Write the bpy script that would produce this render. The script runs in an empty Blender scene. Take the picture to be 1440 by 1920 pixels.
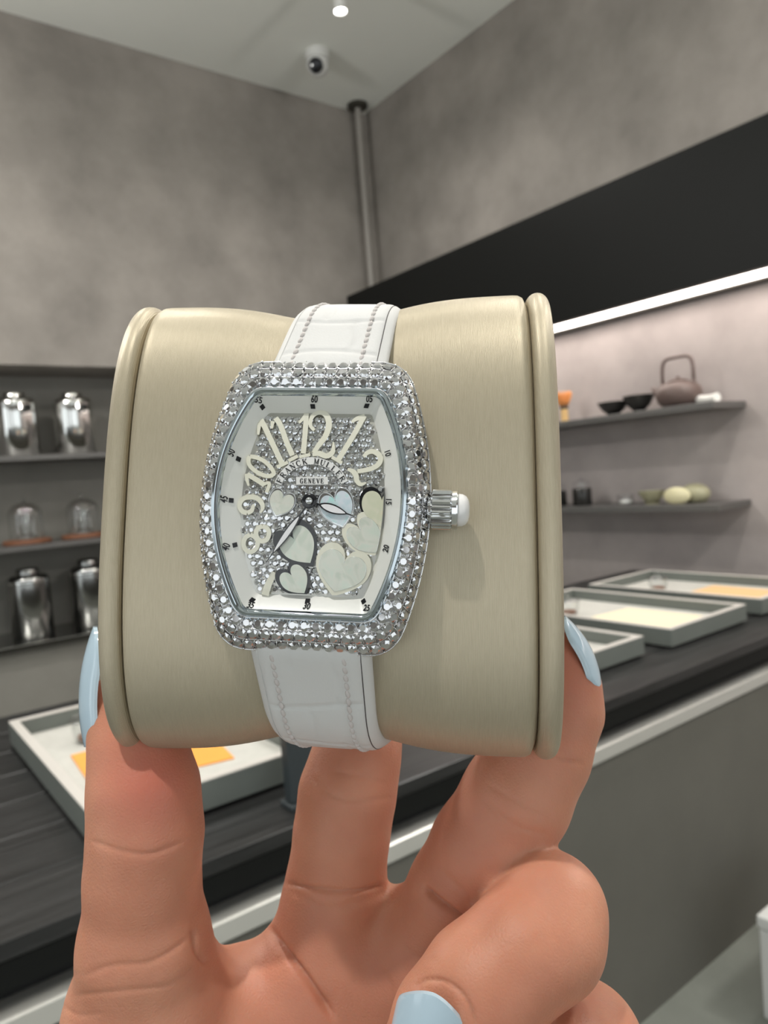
import bpy, bmesh, math, random
import numpy as np
from mathutils import Vector, Matrix

random.seed(7)
rng = np.random.default_rng(7)
scene = bpy.context.scene
col = scene.collection

# ------------------------------------------------------------------ camera
K = 0.8                        # room units -> metres
EYE = 1.52                     # camera height in room units
FPX = 1374.07                  # focal length in pixels of the 1440 x 1920 frame
def _dir(x, y):
    a = np.array([x - 720.0, 960.0 - y, -FPX]); return a / np.linalg.norm(a)
_X = _dir(2550, 748); _Y = _dir(-310, 975)
_Y = _Y - _X * np.dot(_X, _Y); _Y /= np.linalg.norm(_Y)
RW = np.array([_X, _Y, np.cross(_X, _Y)])      # camera axes -> room axes
CAM = np.array([0, 0, EYE * K])
cd = bpy.data.cameras.new('camera'); cam = bpy.data.objects.new('camera', cd); col.objects.link(cam)
cd.sensor_fit = 'VERTICAL'; cd.sensor_height = 36; cd.sensor_width = 27
cd.lens = FPX / 1920 * 36
cd.clip_start = 0.005; cd.clip_end = 60
cam.matrix_world = Matrix.Translation(Vector(CAM)) @ Matrix(RW.tolist()).to_4x4()
cd.dof.use_dof = True; cd.dof.focus_distance = 0.110; cd.dof.aperture_fstop = 34
scene.camera = cam

# ------------------------------------------------------------------ world and exposure
w = bpy.data.worlds.new('world'); scene.world = w; w.use_nodes = True
bg = w.node_tree.nodes['Background']
bg.inputs['Color'].default_value = (0.93, 0.985, 1.0, 1); bg.inputs['Strength'].default_value = 1.65
scene.view_settings.view_transform = 'Standard'; scene.view_settings.look = 'None'
scene.view_settings.exposure = -0.25; scene.view_settings.gamma = 1.0
scene.view_settings.use_curve_mapping = False
LED_STRENGTH = 9.2
KEY_WATT = 122; SPOT_WATT = 55; FILL_GLOBE_STRENGTH = 150

# ------------------------------------------------------------------ helpers
def tag(o, label=None, cat=None, group=None, kind=None):
    if label: o['label'] = label
    if cat: o['category'] = cat
    if group: o['group'] = group
    if kind: o['kind'] = kind
    return o

def empty(name, loc=(0, 0, 0), rot=None, room=True):
    o = bpy.data.objects.new(name, None); col.objects.link(o)
    o.empty_display_size = 0.02
    s = K if room else 1.0
    M = Matrix.Translation(Vector([c * s for c in loc]))
    if rot is not None: M = M @ rot.to_4x4()
    o.matrix_world = M
    return o

def mesh_data(name, verts, faces, material=None, smooth=False, sharp=None):
    me = bpy.data.meshes.new(name)
    if isinstance(faces, np.ndarray):                  # large all-quad meshes
        nf, k = faces.shape; me.vertices.add(len(verts)); me.vertices.foreach_set('co', np.ascontiguousarray(verts, np.float32).ravel())
        me.loops.add(nf * k); me.loops.foreach_set('vertex_index', np.ascontiguousarray(faces, np.int32).ravel())
        me.polygons.add(nf); me.polygons.foreach_set('loop_start', np.arange(nf, dtype=np.int32) * k)
        me.update(calc_edges=True)
    else:
        me.from_pydata([tuple(map(float, v)) for v in verts], [], [tuple(map(int, f)) for f in faces])
        me.validate(); me.update()
    if material: me.materials.append(material)
    if smooth:
        me.polygons.foreach_set('use_smooth', [True] * len(me.polygons))
        if sharp: me.set_sharp_from_angle(angle=math.radians(sharp))
    return me

def link(name, me, parent=None):
    o = bpy.data.objects.new(name, me); col.objects.link(o)
    if parent is not None: o.parent = parent
    return o

class MB:
    """collects shapes into one mesh"""
    def __init__(self, scale=K): self.v = []; self.f = []; self.s = scale
    def add(self, verts, faces):
        b = len(self.v); self.v.extend([tuple(p) for p in verts]); self.f.extend([tuple(i + b for i in f) for f in faces]); return self
    def box(self, x0, x1, y0, y1, z0, z1, bev=0.0, seg=2):
        bm = bmesh.new(); bmesh.ops.create_cube(bm, size=1)
        for v in bm.verts:
            v.co = Vector(((x0 + x1) / 2 + v.co.x * (x1 - x0), (y0 + y1) / 2 + v.co.y * (y1 - y0), (z0 + z1) / 2 + v.co.z * (z1 - z0)))
        if bev > 0: bmesh.ops.bevel(bm, geom=bm.edges[:], offset=bev, segments=seg, profile=0.5, affect='EDGES')
        bm.verts.index_update()
        self.add([tuple(v.co) for v in bm.verts], [[v.index for v in f.verts] for f in bm.faces]); bm.free(); return self
    def lathe(self, prof, cx=0, cy=0, cz=0, n=40, cap0=True, cap1=True):
        V = []; F = []
        for r, z in prof:
            for k in range(n):
                a = 2 * math.pi * k / n; V.append((cx + r * math.cos(a), cy + r * math.sin(a), cz + z))
        m = len(prof)
        for i in range(m - 1):
            for k in range(n):
                k2 = (k + 1) % n
                F.append((i * n + k, i * n + k2, (i + 1) * n + k2, (i + 1) * n + k))
        if cap0: F.append(tuple(reversed(range(n))))
        if cap1: F.append(tuple(range((m - 1) * n, m * n)))
        return self.add(V, F)
    def tube(self, pts, rad, n=10, caps=True):
        P = [Vector(p) for p in pts]; m = len(P); rr = rad if hasattr(rad, '__len__') else [rad] * m
        V = []; F = []; up = None
        for i in range(m):
            t = (P[min(i + 1, m - 1)] - P[max(i - 1, 0)]).normalized()
            if up is None:
                up = t.orthogonal().normalized()
            else:
                up = (up - t * up.dot(t)).normalized()
            b = t.cross(up)
            for k in range(n):
                a = 2 * math.pi * k / n; q = P[i] + (up * math.cos(a) + b * math.sin(a)) * rr[i]; V.append(tuple(q))
        for i in range(m - 1):
            for k in range(n):
                k2 = (k + 1) % n; F.append((i * n + k, i * n + k2, (i + 1) * n + k2, (i + 1) * n + k))
        if caps: F.append(tuple(reversed(range(n)))); F.append(tuple(range((m - 1) * n, m * n)))
        return self.add(V, F)
    def build(self, name, material, parent=None, smooth=False, sharp=None, origin=None):
        V = np.array(self.v, float) * self.s
        if origin is not None: V = V - np.array(origin) * self.s
        o = link(name, mesh_data(name, V, self.f, material, smooth, sharp), parent)
        if origin is not None: o.location = [c * self.s for c in origin]
        return o

def structure(o): o['kind'] = 'structure'; return o

# ------------------------------------------------------------------ materials
def new_mat(name):
    m = bpy.data.materials.new(name); m.use_nodes = True
    nt = m.node_tree; b = nt.nodes['Principled BSDF']; return m, nt, b

def setin(b, **kw):
    for k, v in kw.items():
        k = k.replace('_', ' ')
        b.inputs[k].default_value = v if not (isinstance(v, tuple) and len(v) == 3) else (*v, 1)

def mat(name, colr, rough=0.5, metal=0.0, spec=0.5, var=None, bump=None, stretch=(1, 1, 1), **kw):
    """var = (scale, amount) mottles the colour; bump = (scale, strength, distance)"""
    m, nt, b = new_mat(name)
    b.inputs['Base Color'].default_value = (*colr, 1); b.inputs['Roughness'].default_value = rough
    b.inputs['Metallic'].default_value = metal; b.inputs['Specular IOR Level'].default_value = spec
    for k, v in kw.items(): b.inputs[k.replace('_', ' ')].default_value = v
    if var or bump:
        tc = nt.nodes.new('ShaderNodeTexCoord'); mp = nt.nodes.new('ShaderNodeMapping'); mp.inputs['Scale'].default_value = stretch
        nt.links.new(tc.outputs['Object'], mp.inputs['Vector'])
    if var:
        n = nt.nodes.new('ShaderNodeTexNoise'); n.inputs['Scale'].default_value = var[0]; n.inputs['Detail'].default_value = 7; n.inputs['Roughness'].default_value = 0.6
        nt.links.new(mp.outputs[0], n.inputs['Vector'])
        r = nt.nodes.new('ShaderNodeValToRGB'); a = var[1]
        r.color_ramp.elements[0].position = 0.3; r.color_ramp.elements[1].position = 0.7
        r.color_ramp.elements[0].color = (*[c * (1 - a) for c in colr], 1); r.color_ramp.elements[1].color = (*[min(1, c * (1 + a)) for c in colr], 1)
        nt.links.new(n.outputs['Fac'], r.inputs['Fac']); nt.links.new(r.outputs['Color'], b.inputs['Base Color'])
    if bump:
        n2 = nt.nodes.new('ShaderNodeTexNoise'); n2.inputs['Scale'].default_value = bump[0]; n2.inputs['Detail'].default_value = 5
        nt.links.new(mp.outputs[0], n2.inputs['Vector'])
        bp = nt.nodes.new('ShaderNodeBump'); bp.inputs['Strength'].default_value = bump[1]; bp.inputs['Distance'].default_value = bump[2]
        nt.links.new(n2.outputs['Fac'], bp.inputs['Height']); nt.links.new(bp.outputs[0], b.inputs['Normal'])
    return m

def emit_mat(name, colr, strength):
    m, nt, b = new_mat(name)
    b.inputs['Base Color'].default_value = (0.8, 0.8, 0.8, 1)
    b.inputs['Emission Color'].default_value = (*colr, 1); b.inputs['Emission Strength'].default_value = strength
    return m

def thin_glass(name, tint=(1, 1, 1), refl=1.0, ior=1.45):
    m = bpy.data.materials.new(name); m.use_nodes = True; nt = m.node_tree; nt.nodes.clear()
    out = nt.nodes.new('ShaderNodeOutputMaterial'); mix = nt.nodes.new('ShaderNodeMixShader')
    t = nt.nodes.new('ShaderNodeBsdfTransparent'); t.inputs['Color'].default_value = (*tint, 1)
    g = nt.nodes.new('ShaderNodeBsdfGlossy'); g.inputs['Roughness'].default_value = 0.02
    lw = nt.nodes.new('ShaderNodeLayerWeight'); lw.inputs['Blend'].default_value = .5
    pw = nt.nodes.new('ShaderNodeMath'); pw.operation = 'POWER'; pw.inputs[1].default_value = 3.0
    mul = nt.nodes.new('ShaderNodeMath'); mul.operation = 'MULTIPLY_ADD'; mul.inputs[1].default_value = .6 * refl; mul.inputs[2].default_value = .05 * refl
    nt.links.new(lw.outputs['Facing'], pw.inputs[0]); nt.links.new(pw.outputs[0], mul.inputs[0]); nt.links.new(mul.outputs[0], mix.inputs['Fac'])
    nt.links.new(t.outputs[0], mix.inputs[1]); nt.links.new(g.outputs[0], mix.inputs[2]); nt.links.new(mix.outputs[0], out.inputs['Surface'])
    return m

M = {}
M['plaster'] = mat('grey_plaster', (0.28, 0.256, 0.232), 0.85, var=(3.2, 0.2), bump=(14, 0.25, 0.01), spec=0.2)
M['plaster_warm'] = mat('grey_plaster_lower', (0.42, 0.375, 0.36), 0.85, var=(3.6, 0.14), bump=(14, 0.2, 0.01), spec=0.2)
M['niche'] = mat('dark_plaster', (0.27, 0.26, 0.235), 0.8, var=(3, 0.12), spec=0.2)
M['ceiling'] = mat('ceiling_paint', (0.84, 0.85, 0.80), 0.9, var=(1.2, 0.02), spec=0.1)
M['floor'] = mat('concrete_floor', (0.20, 0.21, 0.185), 0.5, var=(5, 0.12), bump=(40, 0.1, 0.004))
M['black_panel'] = mat('black_panel', (0.007, 0.0075, 0.007), 0.5, spec=0.18)
M['black_metal'] = mat('shelf_metal', (0.13, 0.125, 0.12), 0.42, metal=0.3)
M['black_gap'] = mat('recess_black', (0.006, 0.006, 0.006), 0.8)
M['front_panel'] = mat('counter_front', (0.135, 0.13, 0.112), 0.6, var=(4, 0.07), spec=0.25)
M['pale_strip'] = mat('pale_metal_strip', (0.62, 0.61, 0.57), 0.35, metal=0.4)
M['wood'] = mat('black_wood', (0.022, 0.022, 0.022), 0.33, var=(9, 0.75), bump=(9, 0.35, 0.004), stretch=(0.35, 6, 6), spec=0.45)
M['tray'] = mat('grey_lacquer', (0.15, 0.165, 0.15), 0.5, var=(12, 0.05))
M['tray_rim'] = mat('tray_rim', (0.60, 0.57, 0.53), 0.45)
M['linen'] = mat('tray_liner', (0.55, 0.54, 0.50), 0.85, var=(30, 0.06))
M['orange_paper'] = mat('orange_paper', (0.95, 0.38, 0.07), 0.7)
M['cream_paper'] = mat('cream_paper', (0.88, 0.78, 0.55), 0.7)
M['tan_paper'] = mat('tan_paper', (0.80, 0.52, 0.26), 0.7)
M['slate'] = mat('dark_slate', (0.028, 0.036, 0.040), 0.55)
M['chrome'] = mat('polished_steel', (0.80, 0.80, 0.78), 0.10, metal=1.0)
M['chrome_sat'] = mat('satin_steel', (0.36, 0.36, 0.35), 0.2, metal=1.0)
M['walnut'] = mat('brown_wood', (0.20, 0.085, 0.045), 0.5, var=(40, 0.3), stretch=(0.3, 4, 4))
M['glass'] = thin_glass('clear_glass', (0.975, 0.98, 0.98), 1.0, 1.45)
M['cloche'] = thin_glass('cloche_glass', (.95, .955, .95), 2.2)
M['iron'] = mat('brown_cast_iron', (0.125, 0.088, 0.078), 0.45, bump=(60, 0.3, 0.003), spec=0.4)
M['glaze'] = mat('dark_glaze', (0.022, 0.021, 0.019), 0.22)
M['bamboo'] = mat('orange_bamboo', (0.80, 0.33, 0.10), 0.6)
M['bamboo_pale'] = mat('pale_bamboo', (0.72, 0.47, 0.20), 0.6)
M['porcelain'] = mat('white_porcelain', (0.80, 0.79, 0.75), 0.25)
M['cream_glaze'] = mat('cream_glaze', (0.72, 0.66, 0.42), 0.35)
M['olive_glaze'] = mat('olive_glaze', (0.36, 0.34, 0.22), 0.45)
M['white_plastic'] = mat('white_plastic', (0.70, 0.70, 0.68), 0.35)
M['black_glass'] = mat('black_glass', (0.008, 0.008, 0.010), 0.08)
M['pipe'] = mat('painted_pipe', (0.30, 0.28, 0.255), 0.5)
M['dark_metal'] = mat('dark_metal', (0.06, 0.055, 0.045), 0.4, metal=0.4)
M['led'] = emit_mat('led_panel', (1.0, 0.90, 0.83), LED_STRENGTH)
M['lamp'] = emit_mat('lamp_lens', (1.0, 0.97, 0.92), 30)

# ------------------------------------------------------------------ the room (room units)
LX, LY, HC = 3.5, 4.535, 4.28
X0, Y0 = -4.5, -4.5
structure(MB().box(X0, LX + .3, Y0, LY + .6, -0.1, 0).build('floor', M['floor']))
structure(MB().box(X0, LX + .3, Y0, LY + .6, HC, HC + 0.1).build('ceiling', M['ceiling']))
NX0, NX1, NZ0, NZ1, ND = -3.2, 3.12, 0.60, 2.31, 0.42       # niche in the left wall
wl = MB()
wl.box(X0, LX, LY, LY + .55, NZ1, HC)
wl.box(X0, NX0, LY, LY + .55, 0, NZ1)
wl.box(NX1, LX, LY, LY + .55, 0, NZ1)
structure(wl.build('wall_left', M['plaster']))
wn = MB(); wn.box(NX0, NX1, LY + ND, LY + .55, 0, NZ1)
structure(wn.build('wall_niche', M['niche']))
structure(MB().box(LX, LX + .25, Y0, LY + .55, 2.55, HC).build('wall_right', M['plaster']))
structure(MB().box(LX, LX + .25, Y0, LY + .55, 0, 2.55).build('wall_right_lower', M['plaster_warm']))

# the shop front behind the viewer: walls with tall openings to the bright mall outside
wf = MB()
wf.box(X0, LX + .3, Y0 - .2, Y0, 3.3, HC); wf.box(X0, -3.9, Y0 - .2, Y0, 0, 3.3); wf.box(-1.0, -.6, Y0 - .2, Y0, 0, 3.3); wf.box(2.6, LX + .3, Y0 - .2, Y0, 0, 3.3)
structure(wf.build('wall_front', M['plaster']))
ws = MB()
ws.box(X0 - .2, X0, Y0 - .2, LY + .6, 3.3, HC); ws.box(X0 - .2, X0, Y0 - .2, -3.6, 0, 3.3); ws.box(X0 - .2, X0, -.6, .2, 0, 3.3); ws.box(X0 - .2, X0, 3.2, LY + .6, 0, 3.3)
structure(ws.build('wall_entrance', M['plaster']))

# black fascia over the right-hand shelves, its underside a light panel
FX, FZ0, FZ1 = 3.2, 2.272, 2.88
t = empty('light_fascia', (FX, 1.0, FZ0)); tag(t, 'long black box on the right wall with a glowing white strip along its underside', 'light box')
fo = (FX, 1.0, FZ0)
def at(mb, name, m, parent, org, **k):
    V = np.array(mb.v, float) - np.array(org); mb.v = [tuple(p) for p in V]; return mb.build(name, m, parent, **k)
fm = MB(); fm.box(FX, FX + .02, -2.4, LY - .001, FZ0, FZ1); fm.box(FX + .02, LX - .001, -2.4, LY - .001, FZ1 - .02, FZ1); fm.box(FX + .02, LX - .001, -2.4, -2.38, FZ0, FZ1 - .02)
at(fm, 'body', M['black_panel'], t, fo)
at(MB().box(FX + .052, LX - .085, -2.37, LY - .01, FZ0 + .004, FZ0 + .02), 'diffuser', M['led'], t, fo)
at(MB().box(FX + .021, FX + .051, -2.37, LY - .01, FZ0, FZ0 + .02), 'front_edge', M['dark_metal'], t, fo)
at(MB().box(LX - .084, LX - .002, -2.37, LY - .01, FZ0 - .004, FZ0 + .02), 'back_edge', M['dark_metal'], t, fo)

# shelves on the right wall
def wall_shelf(z, label):
    o = (LX - .3, 1.75, z - .032)
    s = MB(); s.box(LX - .3, LX - .001, 1.75, LY - .02, z - .032, z, 0.002, 1)
    ob = s.build('wall_shelf', M['black_metal'], origin=o); tag(ob, label, 'shelf', 'dark shelves on the right wall'); return ob
wall_shelf(1.742, 'upper thin dark metal shelf on the right wall, carrying the brown teapot')
wall_shelf(1.272, 'lower thin dark metal shelf on the right wall, carrying the cream dome')

# shelves in the left niche
def niche_shelf(z, label, th=.03):
    s = MB(); s.box(NX0 + .001, NX1 - .001, LY + .004, LY + ND - .001, z - th, z, 0.002, 1)
    ob = s.build('niche_shelf', M['black_metal'], origin=(0.5, LY, z - th)); tag(ob, label, 'shelf', 'dark shelves in the left wall niche'); return ob
niche_shelf(1.800, 'top dark metal shelf in the left wall niche, under two bright steel canisters')
niche_shelf(1.290, 'middle dark metal shelf in the left wall niche, under the glass cloches')
s = MB(); s.box(NX0 + .001, NX1 - .001, LY - .10, LY + ND - .001, 0.715, 0.75, 0.003, 1)
o = s.build('niche_sill', M['chrome_sat'], origin=(0.5, LY, .7)); tag(o, 'lowest shelf in the left niche with a pale metal edge', 'shelf', 'dark shelves in the left wall niche')
s = MB(); s.box(NX0 + .002, NX1 - .002, LY - .06, LY + ND - .002, 0.0, 0.714)
o = s.build('back_cabinet', M['niche'], origin=(0.5, LY, 0)); tag(o, 'dark low cabinet against the left wall below the niche', 'cabinet')

# ------------------------------------------------------------------ counter
CX0, CX1, CY0, CY1, CZ = -3.2, LX - .02, 1.17, 2.42, 0.9
t = empty('display_counter', (1.0, CY0, 0)); tag(t, 'long display counter with a black wood top and grey front', 'counter'); co = (1.0, CY0, 0)
# the worktop is laid in boards that run along the counter
nb = 7; bw = (CY1 - CY0) / nb
for i in range(nb):
    at(MB().box(CX0, CX1, CY0 + i * bw + (.0025 if i else 0), CY0 + (i + 1) * bw - .0025, CZ - .03, CZ, 0.002, 1), 'top_board', M['wood'], t, co)
at(MB().box(CX0, CX1, CY0 + .003, CY1, CZ - .074, CZ - .031), 'top_fascia', M['black_panel'], t, co)
at(MB().box(CX0, CX1, CY0 + .05, CY1 - .02, CZ - .11, CZ - .075), 'shadow_gap', M['black_gap'], t, co)
at(MB().box(CX0, CX1, CY0 - .004, CY1 - .01, CZ - .15, CZ - .111, .003, 1), 'pale_ledge', M['pale_strip'], t, co)
at(MB().box(CX0, CX1, CY0 + .004, CY1 - .02, 0.0, CZ - .151), 'front_panel', M['front_panel'], t, co)

# ------------------------------------------------------------------ trays and what lies in them
TRAY_W, TRAY_D, TZ = 0.475, 0.77, 0.065
def tray(x, y, label):
    t = empty('display_tray', (x, y, CZ)); tag(t, label, 'tray', 'shallow grey trays along the counter')
    th = .022
    MB().box(.012, TRAY_W - .012, .012, TRAY_D - .012, 0, .008).build('plinth', M['black_gap'], t)
    MB().box(0, TRAY_W, 0, TRAY_D, .008, .018).build('base', M['tray'], t)
    for k, (a, b, c, d) in enumerate([(0, TRAY_W, 0, th), (0, TRAY_W, TRAY_D - th, TRAY_D), (0, th, th, TRAY_D - th), (TRAY_W - th, TRAY_W, th, TRAY_D - th)]):
        sw = MB().box(a, b, c, d, .018, TZ - .003).build('side', M['tray'], t)
        MB().box(a, b, c, d, TZ - .003, TZ, .001, 1).build('rim', M['tray_rim'], sw)
    MB().box(th + .001, TRAY_W - th - .001, th + .001, TRAY_D - th - .001, .018, .024).build('liner', M['linen'], t)
    return t
tray(0.31, 1.338, 'shallow grey tray with the orange card, left of the thumb')
tray(1.488, 1.338, 'shallow grey tray half hidden behind the middle fingertip')
tray(2.083, 1.318, 'shallow grey tray with the bright cream sheet, second from the right')
tray(2.672, 1.318, 'shallow grey tray with the tan sheet, nearest the right wall')

def paper(name, pts, m, label, cat='paper', th=.003):
    n = len(pts); z0 = CZ + .0245
    V = [(x, y, z0) for x, y in pts] + [(x, y, z0 + th) for x, y in pts]
    F = [tuple(range(n, 2 * n)), tuple(reversed(range(n)))] + [(i, (i + 1) % n, n + (i + 1) % n, n + i) for i in range(n)]
    mb = MB().add(V, F); o = mb.build(name, m, origin=(pts[0][0], pts[0][1], z0)); tag(o, label, cat)
paper('card', [(.372, 1.56), (.655, 1.50), (.70, 1.80), (.39, 1.82)], M['orange_paper'], 'orange card lying in the left tray', 'card')
paper('paper_sheet', [(2.19, 1.37), (2.47, 1.40), (2.46, 1.74), (2.21, 1.76)], M['cream_paper'], 'bright cream sheet in the tray second from the right')
paper('paper_sheet', [(2.76, 1.38), (3.05, 1.40), (3.06, 1.72), (2.83, 1.72)], M['tan_paper'], 'tan sheet in the tray nearest the right wall')

def glass_set(x, y, label):
    t = empty('glass_cup', (x, y, CZ + .0245)); tag(t, label, 'cup', 'glass cups in the trays')
    MB().lathe([(.030, 0), (.034, .004), (.040, .03), (.042, .055), (.0395, .055), (.037, .03), (.030, .006), (.0, .005)], n=28, cap0=True, cap1=False).build('bowl', M['glass'], t, smooth=True, sharp=50)
    MB().lathe([(.0, .006), (.026, .006), (.029, .012), (.026, .018), (.0, .019)], n=20, cap0=False, cap1=False).build('tea_sample', M['walnut'], t, smooth=True)
    MB().lathe([(.043, .0551), (.046, .057), (.043, .060), (.012, .066), (.008, .072), (.011, .080), (.0, .083)], n=24, cap1=False).build('lid', M['glass'], t, smooth=True, sharp=50)
glass_set(.455, 1.90, 'small lidded glass cup in the left tray with the orange card')
glass_set(2.25, 1.86, 'small lidded glass cup in the tray with the bright cream sheet')
glass_set(2.86, 1.86, 'small lidded glass cup in the tray with the tan sheet')

t = empty('display_block', (.641, 1.222, CZ)); tag(t, 'dark slate display panel upright on the counter behind the index finger', 'display stand')
MB().box(0, .15, 0, .028, .012, .19, .003, 2).build('panel', M['slate'], t)
MB().box(-.004, .154, -.006, .040, 0, .012, .002, 1).build('foot', M['slate'], t)

t = empty('floor_box', (1.852, .80, 0)); tag(t, 'white box edge on the floor at the far right of the frame', 'box')
MB().box(0, .34, 0, .17, 0, .25, .006, 2).build('carton', M['white_plastic'], t)
MB().box(-.004, .344, -.004, .174, .2505, .285, .006, 2).build('lid', M['white_plastic'], t)

# ------------------------------------------------------------------ things on the left niche shelves
def canister(x, z, r, h, label, dull=False):
    t = empty('tea_canister', (x, 4.70, z)); tag(t, label, 'canister', 'steel tea canisters in the niche')
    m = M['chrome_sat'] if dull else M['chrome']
    hb = h * .82
    MB().lathe([(r * .94, 0), (r, .006), (r, hb), (r * .985, hb + .010), (r * .94, hb + .020), (r * .80, hb + .030), (r * .60, hb + .034)], n=48).build('body', m, t, smooth=True, sharp=60)
    MB().lathe([(r * .50, hb + .0345), (r * .54, hb + .036), (r * .54, h - .012), (r * .50, h - .004), (r * .35, h)], n=40).build('lid', m, t, smooth=True, sharp=60)
    MB().lathe([(r * 1.004, hb - .012), (r * 1.012, hb - .006), (r * 1.004, hb)], n=48, cap0=False, cap1=False).build('band', M['chrome'], t, smooth=True)
canister(.895, 1.8005, .116, .375, 'bright steel tea canister on the top niche shelf, at the left picture edge')
canister(1.215, 1.8005, .113, .375, 'bright steel tea canister on the top niche shelf, beside the cushion')
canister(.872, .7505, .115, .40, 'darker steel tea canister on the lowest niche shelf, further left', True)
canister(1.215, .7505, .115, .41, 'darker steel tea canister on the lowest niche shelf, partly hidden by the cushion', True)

def cloche(x, z, label):
    t = empty('glass_cloche', (x, 4.70, z)); tag(t, label, 'cloche', 'glass cloches on wooden bases')
    MB().lathe([(.125, 0), (.132, .004), (.132, .022), (.126, .027), (0, .0275)], n=40, cap1=False).build('wooden_base', M['walnut'], t, smooth=True, sharp=40)
    prof = [(.092, .028), (.094, .034), (.094, .17)] + [(.094 * math.cos(a), .17 + .075 * math.sin(a)) for a in np.linspace(.1, 1.45, 9)]
    MB().lathe(prof, n=40, cap0=False, cap1=True).build('dome', M['cloche'], t, smooth=True)
    MB().lathe([(.010, .2445), (.008, .252), (.015, .262), (.013, .273), (.0, .277)], n=20, cap1=False).build('knob', M['cloche'], t, smooth=True)
    MB().lathe([(.055, .028), (.06, .032), (.06, .045), (.035, .055), (.030, .12), (.045, .15), (.05, .165), (.0, .17)], n=28, cap1=False).build('glass_cup_inside', M['cloche'], t, smooth=True, sharp=50)
cloche(.890, 1.2905, 'clear glass cloche on a wooden base, nearer the left picture edge')
cloche(1.213, 1.2905, 'clear glass cloche on a wooden base, beside the cushion')

# ------------------------------------------------------------------ things on the right wall shelves
SZ1, SZ2, SX = 1.7425, 1.2725, 3.33
t = empty('tea_whisk', (SX, 2.69, SZ1)); tag(t, 'orange bamboo tea whisk standing on the upper right shelf', 'whisk')
MB().lathe([(.020, 0), (.021, .004), (.020, .07), (.021, .074)], n=20).build('handle', M['bamboo_pale'], t, smooth=True, sharp=50)
MB().lathe([(.0215, .074), (.0225, .078), (.0225, .088), (.0215, .092)], n=20).build('binding', M['dark_metal'], t, smooth=True)
for k in range(22):
    a = 2 * math.pi * k / 22; c, s_ = math.cos(a), math.sin(a)
    MB().tube([(.019 * c, .019 * s_, .09), (.030 * c, .030 * s_, .115), (.043 * c, .043 * s_, .15), (.044 * c, .044 * s_, .165), (.038 * c, .038 * s_, .17)], [.003, .0045, .005, .0035, .002], n=5).build('tine', M['bamboo'], t, smooth=True)

def bowl(y, r, h, m, label, name='tea_bowl', z=SZ1, foot=.4):
    t = empty(name, (SX, y, z)); tag(t, label, 'bowl')
    MB().lathe([(r * foot, 0), (r * foot, h * .12), (r * (foot + .05), h * .14)], n=32, cap1=False).build('foot_ring', m, t, smooth=True, sharp=40)
    MB().lathe([(r * (foot - .02), h * .14), (r * .66, h * .38), (r * .86, h * .68), (r, h), (r * .965, h), (r * .82, h * .68), (r * .6, h * .42), (r * .3, h * .26), (.0, h * .24)], n=36, cap0=True, cap1=False).build('bowl_body', m, t, smooth=True, sharp=60)
bowl(2.366, .082, .072, M['glaze'], 'dark flared tea bowl on the upper right shelf, further from the teapot')
bowl(2.212, .080, .086, M['glaze'], 'dark flared tea bowl on the upper right shelf, next to the teapot')

t = empty('teapot', (SX, 1.99, SZ1)); tag(t, 'brown cast iron teapot with a tall arched handle', 'teapot')
MB().lathe([(.055, 0), (.075, .004), (.098, .03), (.108, .06), (.104, .085), (.088, .105), (.062, .118), (.045, .122)], n=44).build('body', M['iron'], t, smooth=True, sharp=60)
ld = MB().lathe([(.046, .1225), (.047, .127), (.03, .135), (.010, .139)], n=32).build('lid', M['iron'], t, smooth=True, sharp=60)
MB().lathe([(.006, .139), (.007, .142), (.010, .145), (.008, .149), (0, .150)], n=20, cap1=False).build('lid_knob', M['iron'], ld, smooth=True)
MB().tube([(0, .085, .062), (0, .112, .075), (0, .128, .095), (0, .138, .112)], [.022, .016, .012, .010], n=14).build('spout', M['iron'], t, smooth=True)
hp = []
for a in np.linspace(-90, 90, 25):
    r_ = math.radians(a); ex = .38
    hp.append((0, -.082 * math.copysign(abs(math.sin(r_)) ** ex, math.sin(r_)) , .110 + .132 * abs(math.cos(r_)) ** .42))
MB().tube(hp, .0085, n=10).build('handle', M['iron'], t, smooth=True)
for sy in (-.082, .082):
    MB().tube([(0, sy * .92, .095), (0, sy, .125)], [.013, .010], n=10).build('handle_lug', M['iron'], t, smooth=True)

t = empty('porcelain_rest', (SX, 1.843, SZ1)); tag(t, 'small white porcelain roll beside the teapot', 'porcelain')
MB().tube([(-.01, -.05, .022), (0, -.02, .020), (0, .02, .020), (.01, .05, .024)], [.022, .019, .019, .022], n=16).build('roll', M['porcelain'], t, smooth=True, sharp=50)
MB().lathe([(.012, 0), (.014, .002), (.010, .006)], n=12).build('foot', M['porcelain'], t)

def jar(y, r, h, label):
    t = empty('dark_jar', (SX, y, SZ2)); tag(t, label, 'jar', 'dark jars with glass lids')
    MB().lathe([(r * .92, 0), (r, .006), (r, h - .006), (r * .94, h)], n=32).build('jar_body', M['glaze'], t, smooth=True, sharp=50)
    MB().lathe([(r * .9, h + .0005), (r * .92, h + .006), (r * .88, h + .035), (r * .3, h + .045), (r * .2, h + .05), (r * .25, h + .058), (0, h + .06)], n=28, cap1=False).build('lid', M['glass'], t, smooth=True, sharp=60)
jar(2.775, .048, .085, 'dark jar with a glass lid, half hidden by the cushion edge')
jar(2.605, .052, .095, 'dark jar with a glass lid standing clear of the cushion')

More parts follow.
